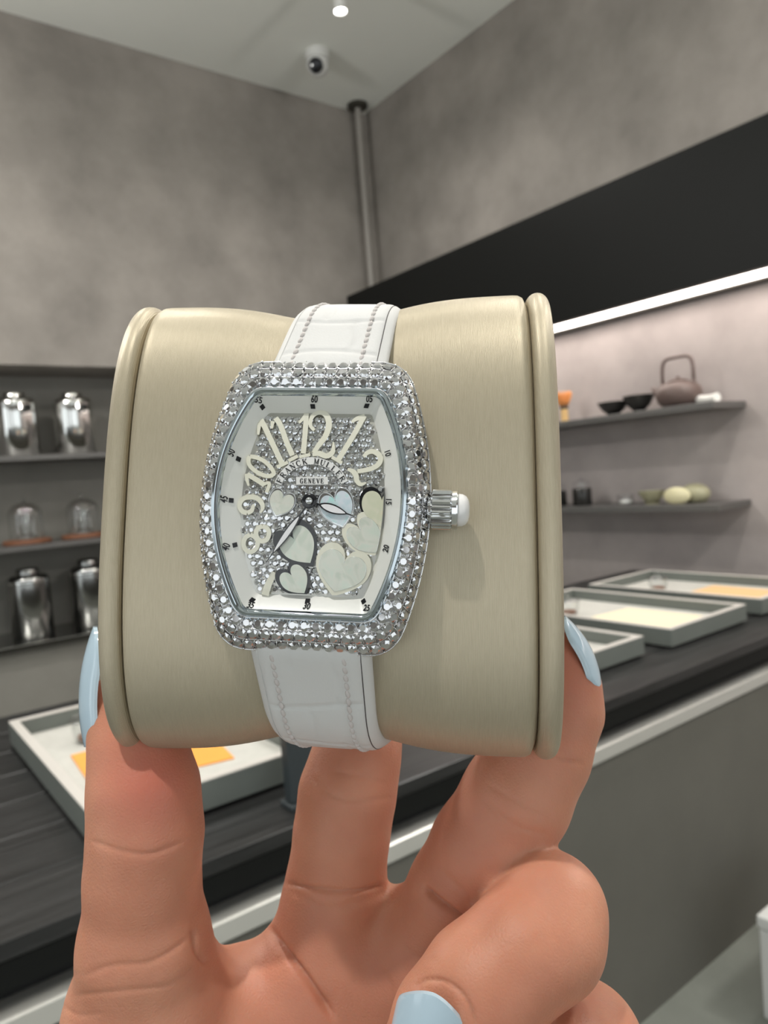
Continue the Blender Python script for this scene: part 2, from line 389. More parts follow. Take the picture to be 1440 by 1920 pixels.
t = empty('glass_server', (SX, 2.326, SZ2)); tag(t, 'small clear glass stand between the dark jar and the olive bowl', 'glass')
MB().lathe([(.046, .0), (.048, .004), (.040, .030), (.046, .052), (.043, .052), (.036, .030), (.042, .006), (.0, .005)], n=28, cap1=False).build('cup', M['glass'], t, smooth=True, sharp=50)
MB().lathe([(.0, .0065), (.034, .0065), (.032, .022), (.0, .023)], n=20, cap0=False, cap1=False).build('filter', M['porcelain'], t, smooth=True)
bowl(2.17, .068, .066, M['olive_glaze'], 'olive yellow tea bowl on the lower right shelf', z=SZ2, foot=.5)
t = empty('ceramic_shell', (SX, 1.985, SZ2)); tag(t, 'cream oval ceramic lid leaning on an olive dome, lower right shelf', 'ceramic')
def ell(cx, cy, cz, rx, ry, rz, zmin, n=28, m=12):
    prof = []
    V = []; F = []
    for i in range(m + 1):
        ph = -math.pi / 2 + math.pi * i / m
        for k in range(n):
            a = 2 * math.pi * k / n
            V.append((cx + rx * math.cos(ph) * math.cos(a), cy + ry * math.cos(ph) * math.sin(a), max(zmin, cz + rz * math.sin(ph))))
    for i in range(m):
        for k in range(n): F.append((i * n + k, i * n + (k + 1) % n, (i + 1) * n + (k + 1) % n, (i + 1) * n + k))
    return V, F
MB().add(*ell(.03, -.03, .042, .06, .075, .052, 0)).build('back_dome', M['olive_glaze'], t, smooth=True)
MB().add(*ell(-.045, .02, .040, .022, .072, .044, 0)).build('front_disc', M['cream_glaze'], t, smooth=True)

# ------------------------------------------------------------------ ceiling fittings
def spot(x, y, label, watt, cone=165, visible=True, rad=.03):
    t = empty('ceiling_spotlight', (x, y, 4.0)); tag(t, label, 'spotlight', 'cylinder spotlights on the ceiling')
    MB().lathe([(.0305, .004), (.032, 0), (.032, .17), (.028, .176)], n=28, cap0=False).build('housing', M['white_plastic'], t, smooth=True, sharp=40)
    MB().lathe([(.0, .006), (.030, .006)], n=28, cap0=False, cap1=False).build('lens', M['lamp'], t)
    MB().tube([(0, 0, .176), (0, 0, .26)], .010, n=12).build('stem', M['white_plastic'], t, smooth=True)
    MB().lathe([(.045, .26), (.045, .279)], n=28).build('ceiling_plate', M['white_plastic'], t)
    ld = bpy.data.lights.new('spot_light', 'SPOT'); ld.energy = watt; ld.spot_size = math.radians(cone); ld.spot_blend = 1.0
    ld.shadow_soft_size = rad; ld.color = (1.0, .97, .92)
    lo = bpy.data.objects.new('spot_light', ld); col.objects.link(lo); lo.parent = t; lo.location = (0, 0, -.012)
    return t
spot(2.392, 3.235, 'white cylinder spotlight hanging from the ceiling above the security camera', SPOT_WATT)
spot(-.74, -.18, 'white cylinder spotlight behind the viewer, over the left shoulder', KEY_WATT, 120, rad=.03)
spot(.55, 3.235, 'unseen white cylinder spotlight added for light above the left end of the niche', SPOT_WATT)  # from here on the spotlights are unseen, added to light the room
spot(.55, .85, 'unseen white cylinder spotlight added for light above the counter, left of the visible one', SPOT_WATT)
spot(2.392, .85, 'unseen white cylinder spotlight added for light above the right end of the counter', SPOT_WATT)
spot(-1.31, 3.235, 'unseen white cylinder spotlight added for light above the niche, out to the left', SPOT_WATT)
spot(2.392, -.94, 'unseen white cylinder spotlight added for light in front of the right wall, behind the viewer', SPOT_WATT * .5)

def globe(x, y, label):  # unseen pendant added to brighten the ceiling and upper walls
    t = empty('added_globe_pendant', (x, y, 3.15)); tag(t, label, 'added fill lamp', 'unseen opal globe pendants added as fill light')
    MB().add(*ell(0, 0, 0, .14, .14, .14, -9)).build('opal_globe', M['opal'], t, smooth=True)
    MB().lathe([(.05, .132), (.05, .17), (.012, .18)], n=24).build('cap', M['dark_metal'], t, smooth=True, sharp=40)
    MB().tube([(0, 0, .18), (0, 0, HC - 3.15 - .02)], .006, n=8).build('cord', M['dark_metal'], t, smooth=True)
    MB().lathe([(.06, HC - 3.15 - .02), (.06, HC - 3.15 - .0005)], n=24).build('ceiling_rose', M['dark_metal'], t)
M['opal'] = emit_mat('opal_glass', (1.0, .98, .94), FILL_GLOBE_STRENGTH)
globe(-.8, 3.0, 'unseen opal globe pendant added as fill light near the left wall, out to the left')
globe(2.6, -.3, 'unseen opal globe pendant added as fill light near the right wall, out to the right')

t = empty('security_camera', (2.756, 4.02, HC)); tag(t, 'white dome security camera with a black eye on the ceiling', 'security camera')
MB().lathe([(.078, 0), (.080, -.006), (.078, -.05), (.07, -.055)], n=36).build('base', M['white_plastic'], t, smooth=True, sharp=50)
MB().add(*ell(0, 0, -.085, .072, .072, .068, -9)).build('ball', M['white_plastic'], t, smooth=True)
dl = Vector((-.66, -.62, -.42)).normalized(); c0 = Vector((0, 0, -.085))
MB().tube([c0 + dl * .045, c0 + dl * .066, c0 + dl * .0735, c0 + dl * .078], [.046, .046, .043, .030], n=28).build('lens_window', M['black_glass'], t, smooth=True, sharp=40)

t = empty('ceiling_pipe', (3.37, 4.44, FZ1)); tag(t, 'thin grey pipe running down the room corner from a dark ceiling flange', 'pipe')
MB().tube([(0, 0, .001), (0, 0, HC - FZ1 - .02)], .022, n=20).build('pipe_run', M['pipe'], t, smooth=True, sharp=40)
MB().lathe([(.034, HC - FZ1 - .03), (.075, HC - FZ1 - .022), (.075, HC - FZ1 - .0005)], n=32).build('flange', M['dark_metal'], t, smooth=True, sharp=40)
# ================================================================== the cushion and the watch
UN = 0.9e-3                       # one foreground unit in metres
def _rot(v, a): return np.array([v[0] * math.cos(a) + v[1] * math.sin(a), -v[0] * math.sin(a) + v[1] * math.cos(a), v[2]])
_psi, _tau, _rho = math.radians(7), math.radians(7.5), math.radians(1.7)
U_ = np.array([math.cos(_psi), 0, math.sin(_psi)]); V_ = np.array([0, 1.0, 0]); W_ = np.array([-math.sin(_psi), 0, math.cos(_psi)])
W2 = W_ * math.cos(_tau) + V_ * math.sin(_tau); V2 = V_ * math.cos(_tau) - W_ * math.sin(_tau)
U_, V_, W_ = _rot(U_, _rho), _rot(V2, _rho), _rot(W2, _rho)
def ray_pt(px, py, Z): return np.array([(px - 720) * Z / FPX, -(py - 960) * Z / FPX, -Z])     # foreground units, eye frame
C_ = ray_pt(581, 940, 120.0)
B_ = np.array([U_, V_, W_])                                      # rows: local axes in the eye frame
CURV = 0.0072
def px_local(px, py, w0=0.0, c=CURV):
    """where the line of sight through a pixel meets the watch's curved surface w = w0 - c v^2"""
    d = np.array([(px - 720) / FPX, -(py - 960) / FPX, -1.0]); wt = w0
    for _ in range(6):
        t = (np.dot(C_, W_) + wt) / np.dot(d, W_); L = B_ @ (t * d - C_); wt = w0 - c * L[1] ** 2
    return np.array([L[0], L[1], wt])
_rotW = RW @ B_.T                                                # local -> world
WATCH_M = Matrix.Translation(Vector(CAM + RW @ C_ * UN)) @ Matrix(_rotW.tolist()).to_4x4()

def fgmesh(name, V, F, m, parent, smooth=True, sharp=None):
    return link(name, mesh_data(name, np.array(V, float) * UN, F, m, smooth, sharp), parent)

def loft(loops, cap0=False, cap1=False, closed=True):
    n = len(loops[0]); V = [p for l in loops for p in l]; F = []
    for i in range(len(loops) - 1):
        for k in range(n if closed else n - 1):
            k2 = (k + 1) % n; F.append((i * n + k, i * n + k2, (i + 1) * n + k2, (i + 1) * n + k))
    if cap0: F.append(tuple(reversed(range(n))))
    if cap1: F.append(tuple(range((len(loops) - 1) * n, len(loops) * n)))
    return V, F

# ---- materials
def satin(name):
    m, nt, b = new_mat(name)
    tc = nt.nodes.new('ShaderNodeTexCoord'); sep = nt.nodes.new('ShaderNodeMapping')
    nt.links.new(tc.outputs['Object'], sep.inputs['Vector'])
    wv = nt.nodes.new('ShaderNodeTexWave'); wv.wave_type = 'BANDS'; wv.bands_direction = 'X'
    wv.inputs['Scale'].default_value = 2300; wv.inputs['Distortion'].default_value = 1.2; wv.inputs['Detail'].default_value = 2; wv.inputs['Detail Scale'].default_value = 0.15
    mp2 = nt.nodes.new('ShaderNodeMapping'); mp2.inputs['Scale'].default_value = (5200, 420, 420)
    nt.links.new(tc.outputs['Object'], mp2.inputs['Vector']); nt.links.new(tc.outputs['Object'], wv.inputs['Vector'])
    n = nt.nodes.new('ShaderNodeTexNoise'); n.inputs['Scale'].default_value = 1.0; n.inputs['Detail'].default_value = 3
    nt.links.new(mp2.outputs[0], n.inputs['Vector'])
    add = nt.nodes.new('ShaderNodeMath'); add.operation = 'ADD'
    nt.links.new(wv.outputs['Fac'], add.inputs[0]); nt.links.new(n.outputs['Fac'], add.inputs[1])
    ramp = nt.nodes.new('ShaderNodeValToRGB'); ramp.color_ramp.elements[0].color = (.39, .33, .23, 1); ramp.color_ramp.elements[1].color = (.60, .535, .405, 1)
    half = nt.nodes.new('ShaderNodeMath'); half.operation = 'MULTIPLY'; half.inputs[1].default_value = .5
    nt.links.new(add.outputs[0], half.inputs[0]); nt.links.new(half.outputs[0], ramp.inputs['Fac']); nt.links.new(ramp.outputs[0], b.inputs['Base Color'])
    bp = nt.nodes.new('ShaderNodeBump'); bp.inputs['Strength'].default_value = .35; bp.inputs['Distance'].default_value = .00008
    nt.links.new(add.outputs[0], bp.inputs['Height']); nt.links.new(bp.outputs[0], b.inputs['Normal'])
    setin(b, Roughness=.43, Metallic=.5, Specular_IOR_Level=.5)
    return m
M['satin'] = satin('champagne_satin')
M['steel'] = mat('watch_steel', (.78, .79, .80), .12, metal=1.0)
M['steel_dark'] = mat('ring_steel', (.50, .56, .60), .10, metal=1.0)
M['setting'] = mat('stone_setting', (.42, .41, .41), .22, metal=1.0)
M['bead'] = mat('setting_bead', (.78, .78, .78), .2, metal=1.0)
def stone(name, c):
    m, nt, b = new_mat(name)
    setin(b, Base_Color=(c, c, c), Roughness=.0, IOR=2.1, Transmission_Weight=1.0)
    g = nt.nodes.new('ShaderNodeBsdfGlossy'); g.inputs['Roughness'].default_value = .08; g.inputs['Color'].default_value = (.95, .95, .97, 1)
    mx = nt.nodes.new('ShaderNodeMixShader'); mx.inputs['Fac'].default_value = .62
    nt.links.new(b.outputs[0], mx.inputs[1]); nt.links.new(g.outputs[0], mx.inputs[2]); nt.links.new(mx.outputs[0], nt.nodes['Material Output'].inputs['Surface'])
    return m
M['diamond'] = stone('diamond', .97)
M['dial_plate'] = mat('dial_silver', (.52, .51, .47), .3, metal=1.0)
M['ivory'] = mat('ivory_enamel', (.80, .775, .64), .32)
M['flange'] = mat('white_flange', (.80, .79, .74), .28)
M['black_enamel'] = mat('black_enamel', (.008, .008, .010), .18)
M['print'] = mat('black_print', (.008, .008, .010), .6, spec=.15)
M['lume'] = mat('white_lume', (.86, .84, .85), .4)
M['plate_white'] = mat('name_plate', (.80, .79, .76), .6, spec=.2)
M['white_cab'] = mat('white_cabochon', (.86, .85, .84), .15)
M['crystal'] = thin_glass('watch_crystal', (.975, .98, .985), .55, 1.45)
M['leather'] = mat('white_leather', (.66, .655, .64), .58, bump=(2600, .25, .0001), spec=.45)
M['thread'] = mat('white_thread', (.60, .56, .54), .7)
M['edge_line'] = mat('strap_edge_line', (.06, .05, .05), .6)
def pearl(name, a, b_, c):
    m, nt, b = new_mat(name)
    tc = nt.nodes.new('ShaderNodeTexCoord'); n = nt.nodes.new('ShaderNodeTexNoise'); n.inputs['Scale'].default_value = 420; n.inputs['Detail'].default_value = 2; n.inputs['Distortion'].default_value = .8
    nt.links.new(tc.outputs['Object'], n.inputs['Vector'])
    r = nt.nodes.new('ShaderNodeValToRGB'); e = r.color_ramp.elements
    e[0].position = .32; e[0].color = (*a, 1); e[1].position = .68; e[1].color = (*c, 1); x = e.new(.5); x.color = (*b_, 1)
    nt.links.new(n.outputs['Fac'], r.inputs['Fac']); nt.links.new(r.outputs[0], b.inputs['Base Color'])
    setin(b, Roughness=.22, Coat_Weight=.5, Coat_Roughness=.08)
    b.inputs['Thin Film Thickness'].default_value = 380; b.inputs['Thin Film IOR'].default_value = 1.4
    return m
M['pearl'] = pearl('mother_of_pearl', (.60, .62, .54), (.72, .70, .63), (.66, .70, .62))
M['pearl_blue'] = pearl('blue_opal', (.55, .68, .74), (.72, .76, .82), (.42, .80, .74))
M['pearl_warm'] = pearl('warm_pearl', (.72, .66, .50), (.66, .66, .50), (.74, .70, .56))

# ---- the cushion -----------------------------------------------------------------------------
cush = empty('watch_cushion', room=False); cush.matrix_world = WATCH_M @ Matrix.Rotation(math.radians(2.3), 4, 'Z') @ Matrix.Rotation(math.radians(1.0), 4, 'Y')
tag(cush, 'champagne satin watch cushion with piped ends, held up by the hand', 'cushion')
CUL, CUR = -35.2, 37.4            # seams where the piping starts
CH, CD, CW = 43.8, 20.0, -6.3     # half height, half depth, front surface
CV0 = -0.2
def cush_sec(u):
    """half height and half depth of the section at u: waisted under the strap"""
    wst = math.exp(-((u - .6) / 15.0) ** 2)
    return CH - 4.2 * wst, CD - .5 * wst
NT = 200
def cush_ring(hh, hd, n=NT, ex=2.75, dw=0.0):
    out = []
    for k in range(n):
        a = 2 * math.pi * k / n; c, s = math.cos(a), math.sin(a)
        out.append((CV0 + hh * math.copysign(abs(s) ** (2 / ex), s), CW - CD + dw + hd * math.copysign(abs(c) ** (2 / ex), c)))
    return out
def cush_surface_w(v, u):
    hh, hd = cush_sec(u); r = min(.999, abs((v - CV0) / hh)); return CW - CD + hd * (1 - r ** 2.75) ** (1 / 2.75)
loops = []
NU = 90
for i in range(NU + 1):
    tt = i / NU; u = CUL + (CUR - CUL) * tt
    hh, hd = cush_sec(u)
    e = min(u - CUL, CUR - u); k = max(0.0, 1 - e / 2.2); dr = 2.0 * (1 - math.sqrt(max(0, 1 - k * k)))
    loops.append([(u, v, w_) for v, w_ in cush_ring(hh - dr, hd - dr)])
# finer steps right at the rolled edges
edge = []
for s_, ub in ((1, CUL), (-1, CUR)):
    pass
fgmesh('body', *loft(loops), M['satin'], cush)
for s_, ub, nm in ((-1, CUL, 'l'), (1, CUR, 'r')):
    hh, hd = cush_sec(ub); lp = []
    for a in np.linspace(math.radians(-100), math.radians(100), 15):
        off = 2.05 * math.cos(a) - 1.75; uu = ub + s_ * (2.1 + 2.05 * math.sin(a))
        lp.append([(uu, v, w_) for v, w_ in cush_ring(hh + off, hd + off)])
    if s_ < 0: lp = lp[::-1]
    fgmesh('end_piping', *loft(lp), M['satin'], cush)
    lp = []
    for f_ in (1.0, .96, .7, .35, .05):
        bul = 1.6 * (1 - f_ ** 2)
        lp.append([(ub + s_ * (2.6 + bul), CV0 + (v - CV0) * f_, CW - CD + (w_ - CW + CD) * f_) for v, w_ in cush_ring(hh - 2.3, hd - 2.3)])
    if s_ < 0: V, F = loft([list(reversed(l)) for l in lp], cap1=True)
    else: V, F = loft(lp, cap1=True)
    fgmesh('end_panel', V, F, M['satin'], cush)

# ---- the watch -------------------------------------------------------------------------------
watch = empty('wristwatch', room=False); watch.matrix_world = WATCH_M
tag(watch, 'diamond-set tonneau wristwatch with heart dial and white leather strap on the cushion', 'watch')

def tonneau(a, b, hh, r, n=240):
    """closed outline: half width a at the ends, b in the middle, half height hh, corner radius r; starts at top centre, clockwise"""
    def side(v): return b - (b - a) * (v / hh) ** 2
    vs = hh - r * .98
    pts = [(x, hh) for x in np.linspace(0, a - r, 12)]
    p0, p1, p2 = np.array([a - r, hh]), np.array([side(hh), hh]), np.array([side(vs), vs])
    for t_ in np.linspace(0, 1, 16)[1:]: pts.append(tuple((1 - t_) ** 2 * p0 + 2 * t_ * (1 - t_) * p1 + t_ * t_ * p2))
    for v in np.linspace(vs, 0, 40)[1:]: pts.append((side(v), v))
    q = np.array(pts); low = q[::-1][1:] * [1, -1]; right = np.vstack([q, low]); left = right[::-1][1:-1] * [-1, 1]
    P = np.vstack([right, left, right[:1]])
    d = np.r_[0, np.cumsum(np.linalg.norm(np.diff(P, axis=0), axis=1))]
    s = np.linspace(0, d[-1], n + 1)[:-1]
    return np.stack([np.interp(s, d, P[:, 0]), np.interp(s, d, P[:, 1])], 1)
def lift(o2, w0, c=CURV): return [(x, y, w0 - c * y * y) for x, y in o2]
NB = 300
VOFF = 0.2
def tl(a, b, hh, r, w0, c=CURV, n=NB): return lift(tonneau(a, b, hh, r, n) + [0, VOFF], w0, c)
L_dial = tl(9.0, 12.1, 15.5, .5, -1.7)
L_fl = tl(10.25, 14.95, 18.05, 1.0, .75)
L_flm = tl(9.75, 13.7, 16.9, .8, -.30)
L_r1 = tl(10.5, 15.25, 18.45, 1.4, 1.75)
L_r2 = tl(10.75, 15.6, 18.75, 1.6, 2.05)
L_r3 = tl(11.05, 16.0, 19.15, 1.9, 1.95)
L_r4 = tl(11.2, 16.15, 19.3, 2.0, 1.35)
BI = tl(11.3, 16.3, 19.45, 2.1, 1.25)
BO = tl(14.3, 19.55, 24.8, 4.3, -3.3, .0012)
def bez(k, t):
    """point on the stone-set slope, t 0 inner to 1 outer; k runs round the outline"""
    k0 = int(math.floor(k)) % NB; k1 = (k0 + 1) % NB; f_ = k - math.floor(k)
    p = np.array(BI[k0]) * (1 - f_) + np.array(BI[k1]) * f_; q = np.array(BO[k0]) * (1 - f_) + np.array(BO[k1]) * f_
    m_ = p * (1 - t) + q * t; m_[2] += 1.15 * math.sin(math.pi * min(1, t)) ; return m_
bl = [[tuple(bez(k, t)) for k in range(NB)] for t in np.linspace(0, 1, 9)]
side1 = tl(14.4, 19.7, 24.9, 4.3, -3.7, .0012); side2 = tl(14.2, 19.4, 24.6, 4.3, -5.2, .0012); side3 = tl(13.2, 18.4, 22.8, 4.2, -6.2, .0012)
fgmesh('case', *loft([side3, side2, side1, bl[-1]][::-1] + [], cap1=True), M['steel'], watch, sharp=35)
bezel = fgmesh('bezel', *loft(bl), M['setting'], watch, sharp=60)
fgmesh('bezel_ring', *loft([L_fl, L_r1, L_r2, L_r3, L_r4, BI]), M['steel_dark'], watch, sharp=40)
fl = fgmesh('minute_flange', *loft([L_dial, L_flm, L_fl]), M['flange'], watch)
# dial: curved plate
dv = [(0, VOFF, -1.7 - CURV * VOFF ** 2)]; dv = []
DR = [[(x * s, VOFF + (y - VOFF) * s, -1.7 - CURV * (VOFF + (y - VOFF) * s) ** 2) for x, y, _ in L_dial] for s in np.linspace(1.0, .02, 14)]
dial = fgmesh('dial', *loft(DR[::-1], cap0=False), M['dial_plate'], watch)

# stones: one brilliant, repeated
ds = []; df = []
for k in range(8): a = math.pi / 4 * k; ds.append((math.cos(a), math.sin(a), 0))
for k in range(8): a = math.pi / 4 * (k + .5); ds.append((.56 * math.cos(a), .56 * math.sin(a), .30))
for k in range(8): a = math.pi / 4 * k; ds.append((math.cos(a), math.sin(a), -.06))
ds.append((0, 0, -.72))
for k in range(8):
    k2 = (k + 1) % 8
    df += [(k, k2, 8 + k), (k2, 8 + k2, 8 + k), (16 + k, 16 + k2, k2, k), (24, 16 + k2, 16 + k)]
df.append(tuple(range(8, 16)))
BR_V, BR_F = np.array(ds), df
me_d = mesh_data('diamond', BR_V * UN, BR_F, M['diamond'])
rows_t = [.175, .50, .825]
def unit(v): return v / np.linalg.norm(v)
cnt = 0; beads = MB(UN); ridges = MB(UN)
ico = bmesh.new(); bmesh.ops.create_icosphere(ico, subdivisions=1, radius=1); ico.verts.index_update()
IV = np.array([tuple(v.co) for v in ico.verts]); IF = [[v.index for v in f.verts] for f in ico.faces]; ico.free()
for ri, t_ in enumerate(rows_t):
    P = np.array([bez(k, t_) for k in range(NB)] + [bez(0, t_)])
    d = np.r_[0, np.cumsum(np.linalg.norm(np.diff(P, axis=0), axis=1))]
    n_ = int(round(d[-1] / 1.93)); ss = np.arange(n_) * d[-1] / n_
    for s_ in ss:
        k = np.interp(s_, d, np.arange(NB + 1))
        p = bez(k, t_); tg = unit(bez(k + .6, t_) - bez(k - .6, t_)); ac = bez(k, min(1, t_ + .1)) - bez(k, t_ - .1); ac = unit(ac - tg * np.dot(ac, tg)); nn = unit(np.cross(ac, tg))
        if nn[2] < 0: nn = -nn
        a = random.uniform(0, .78); tilt = np.array([random.gauss(0, .07), random.gauss(0, .07)])
        n2 = unit(nn + tg * tilt[0] + ac * tilt[1]); x2 = unit(tg * math.cos(a) + ac * math.sin(a)); x2 = unit(x2 - n2 * np.dot(x2, n2)); y2 = np.cross(n2, x2)
        o = link('diamond', me_d, bezel); sc = .97
        o.matrix_local = Matrix.Translation(Vector((p + nn * .06) * UN)) @ Matrix(np.stack([x2, y2, n2], 1).tolist()).to_4x4() @ Matrix.Scale(sc, 4)
        cnt += 1
        k2_ = np.interp((s_ + .5 * d[-1] / n_) % d[-1], d, np.arange(NB + 1)); ridges.tube([tuple(bez(k2_, t_ + q_) + nn * .10) for q_ in (-.15, 0, .15)], .085, n=5)
        for da, db in ((.96, 1.0),):
            q = p + tg * da + ac * db; beads.add(IV * random.uniform(.20, .26) + q + nn * .16, IF)
    # fine bright line between the rows
for t_ in (.335, .665):
    P = [tuple(bez(k, t_) + np.array([0, 0, .04])) for k in range(0, NB, 2)]; P.append(P[0]); ridges.tube(P, .10, n=5, caps=False)
for t_ in (.0, 1.0):
    P = [tuple(bez(k, t_) + np.array([0, 0, .02])) for k in range(0, NB, 2)]; P.append(P[0]); ridges.tube(P, .17, n=6, caps=False)
tag(beads.build('setting_beads', M['bead'], bezel, smooth=True), kind='stuff')
ridges.build('setting_lines', M['bead'], bezel, smooth=True)

# dial: pave stones between the applied pieces
def dial_pt(px, py, dh=0.0): return px_local(px, py, -1.7 + dh)
def heart2(N, T, W, n=72):
    """heart outline in pixels from its notch, tip and full width"""
    N = np.array(N, float); T = np.array(T, float); ax = N - T; Ln = np.linalg.norm(ax); ax /= Ln; pr = np.array([-ax[1], ax[0]])
    half = []
    for q in ([(0, 0), (.06, .24), (.30, .37), (.54, .35)], [(.54, .35), (.86, .32), (1.04, .08), (1.0, -.20)], [(1.0, -.20), (.95, -.55), (.42, -.80), (0, -1.0)]):
        q = [np.array(p_, float) for p_ in q]
        for t_ in np.linspace(0, 1, n // 6 + 1)[:-1]: half.append(q[0] * (1 - t_) ** 3 + 3 * q[1] * t_ * (1 - t_) ** 2 + 3 * q[2] * t_ ** 2 * (1 - t_) + q[3] * t_ ** 3)
    half.append(np.array([0, -1.0])); full = half + [h_ * [-1, 1] for h_ in reversed(half[1:-1])]
    return np.array([N + ax * y_ * Ln + pr * x * W / 2 for x, y_ in full])
def shrink(P, d):
    """move a closed outline inward by d pixels"""
    n = len(P); out = []
    area = 0.5 * np.sum(P[:, 0] * np.roll(P[:, 1], -1) - np.roll(P[:, 0], -1) * P[:, 1])
    sg = 1 if area > 0 else -1
    for i in range(n):
        tg = P[(i + 1) % n] - P[i - 1]; L = np.linalg.norm(tg) + 1e-9; nn = np.array([-tg[1], tg[0]]) / L * sg
        out.append(P[i] + nn * d)
    return np.array(out)
def plate(name, P, h0, h1, m, parent, clip=None):
    """flat applied piece with the outline P (pixels on the dial), from height h0 to h1 above the dial"""
    n = len(P); lo = [dial_pt(x, y, h0) for x, y in P]; hi = [dial_pt(x, y, h1) for x, y in P]
    c = np.mean(P, axis=0)
    V = lo + hi; F = [(i, (i + 1) % n, n + (i + 1) % n, n + i) for i in range(n)] + [tuple(range(n, 2 * n))]
    bm = bmesh.new(); vs = [bm.verts.new(tuple(np.array(p) * UN)) for p in V]
    for f_ in F:
        try: bm.faces.new([vs[i] for i in f_])
        except ValueError: pass
    bmesh.ops.triangulate(bm, faces=[f_ for f_ in bm.faces if len(f_.verts) > 4]); bmesh.ops.recalc_face_normals(bm, faces=bm.faces[:])
    me = bpy.data.meshes.new(name); bm.to_mesh(me); bm.free(); me.materials.append(m)
    return link(name, me, parent)
HEARTS = [  # notch, tip, width, frame colour, frame px, inlay, label
    ((531, 933), (516, 969), 50, 'steel', 2.2, 'pearl', 'small pearl heart left of the hands'),
    ((628, 938), (644, 990), 66, 'steel', 3.2, 'pearl_blue', 'blue opal heart under the hour hand'),
    ((716, 934), (716, 995), 84, 'black_enamel', 4.5, 'pearl_warm', 'warm pearl heart cut off by the flange'),
    ((674, 991), (713, 1042), 72, 'ivory', 6.0, 'pearl', 'pearl heart with an ivory border at the right'),
    ((647, 1050), (624, 1118), 104, 'ivory', 7.5, 'pearl', 'large pearl heart with a broad ivory border'),
    ((548, 1006), (587, 1063), 78, 'black_enamel', 7.0, 'pearl', 'pearl heart in a bold black border below centre'),
    ((544, 1075), (575, 1118), 62, 'black_enamel', 5.5, 'pearl', 'small pearl heart in a black border near the bottom')]
def inside(P, x, y):
    a, b = P, np.roll(P, 1, axis=0); m_ = (a[:, 1] > y) != (b[:, 1] > y); a, b = a[m_], b[m_]
    return bool(np.sum(x < (b[:, 0] - a[:, 0]) * (y - a[:, 1]) / (b[:, 1] - a[:, 1]) + a[:, 0]) % 2)
DB = np.array([(p[0], p[1]) for p in L_dial])
def clip_dial(P):
    """keep applied pieces on the dial: pull outline points that fall outside back to its edge"""
    out = []
    for x, y in P:
        L = dial_pt(x, y)[:2]
        if not inside(DB * .985, L[0], L[1]):
            q = DB[np.argmin(np.sum((DB - L) ** 2, 1))] * .985
            e = C_ + U_ * q[0] + V_ * q[1] + W_ * (-1.7 - CURV * q[1] ** 2); x, y = 720 + FPX * e[0] / -e[2], 960 - FPX * e[1] / -e[2]
        out.append((x, y))
    return np.array(out)
for i, (N, T, W, fc, fw, inl, lab) in enumerate(HEARTS):
    P = heart2(N, T, W); h = .62 + .03 * i
    o = plate('heart', clip_dial(P), -.1, h, M[fc], dial); o['label'] = lab
    Nn, Tt = np.array(N, float), np.array(T, float); ax = unit(Nn - Tt)
    P2 = heart2(Nn - ax * fw * .95, Tt + ax * fw * 1.3, W - 2.0 * fw)
    plate('heart_inlay', clip_dial(P2), h - .1, h + .10, M[inl], dial)
    if fc in ('steel', 'ivory'):
        q = [dial_pt(x, y, h + .02) for x, y in clip_dial(P2 if fc == 'ivory' else P)]; mb = MB(UN); mb.tube([tuple(p) for p in q] + [tuple(q[0])], .06 if fc == 'ivory' else .09, n=5, caps=False); mb.build('heart_edge', M['steel'], dial, smooth=True)

# pave
pv = MB(UN); pb = MB(UN); pitch = 1.22; r_ = 0
y = -15.6
heart_polys = [heart2(N, T, W) for N, T, W, *_ in HEARTS]
hp_loc = [np.array([dial_pt(x, y_)[:2] for x, y_ in shrink(P, 3)]) for P in heart_polys]
while y < 15.4:
    x = -12.5 + (pitch / 2 if r_ % 2 else 0)
    while x < 12.5:
        xx, yy = x + random.gauss(0, .05), y + random.gauss(0, .05)
        if inside(DB * .965, xx, yy) and not any(inside(P, xx, yy) for P in hp_loc):
            a = random.uniform(0, .78); tx, ty = random.gauss(0, .10), random.gauss(0, .10) + 2 * CURV * yy
            R_ = (Matrix.Rotation(tx, 3, 'Y') @ Matrix.Rotation(-ty, 3, 'X') @ Matrix.Rotation(a, 3, 'Z'))
            V = BR_V * .62 @ np.array(R_).T + np.array([xx, yy, -1.7 + .14 - CURV * yy * yy]); pv.add(V, BR_F)
            for da in (.52,):
                q = np.array([xx + .70 * math.cos(da), yy + .70 * math.sin(da), -1.7 + .2 - CURV * yy * yy]); pb.add(IV * .13 + q, IF)
        x += pitch
    y += pitch * .88; r_ += 1
tag(pv.build('pave_stones', M['diamond'], dial), kind='stuff')
tag(pb.build('pave_beads', M['bead'], dial, smooth=True), kind='stuff')

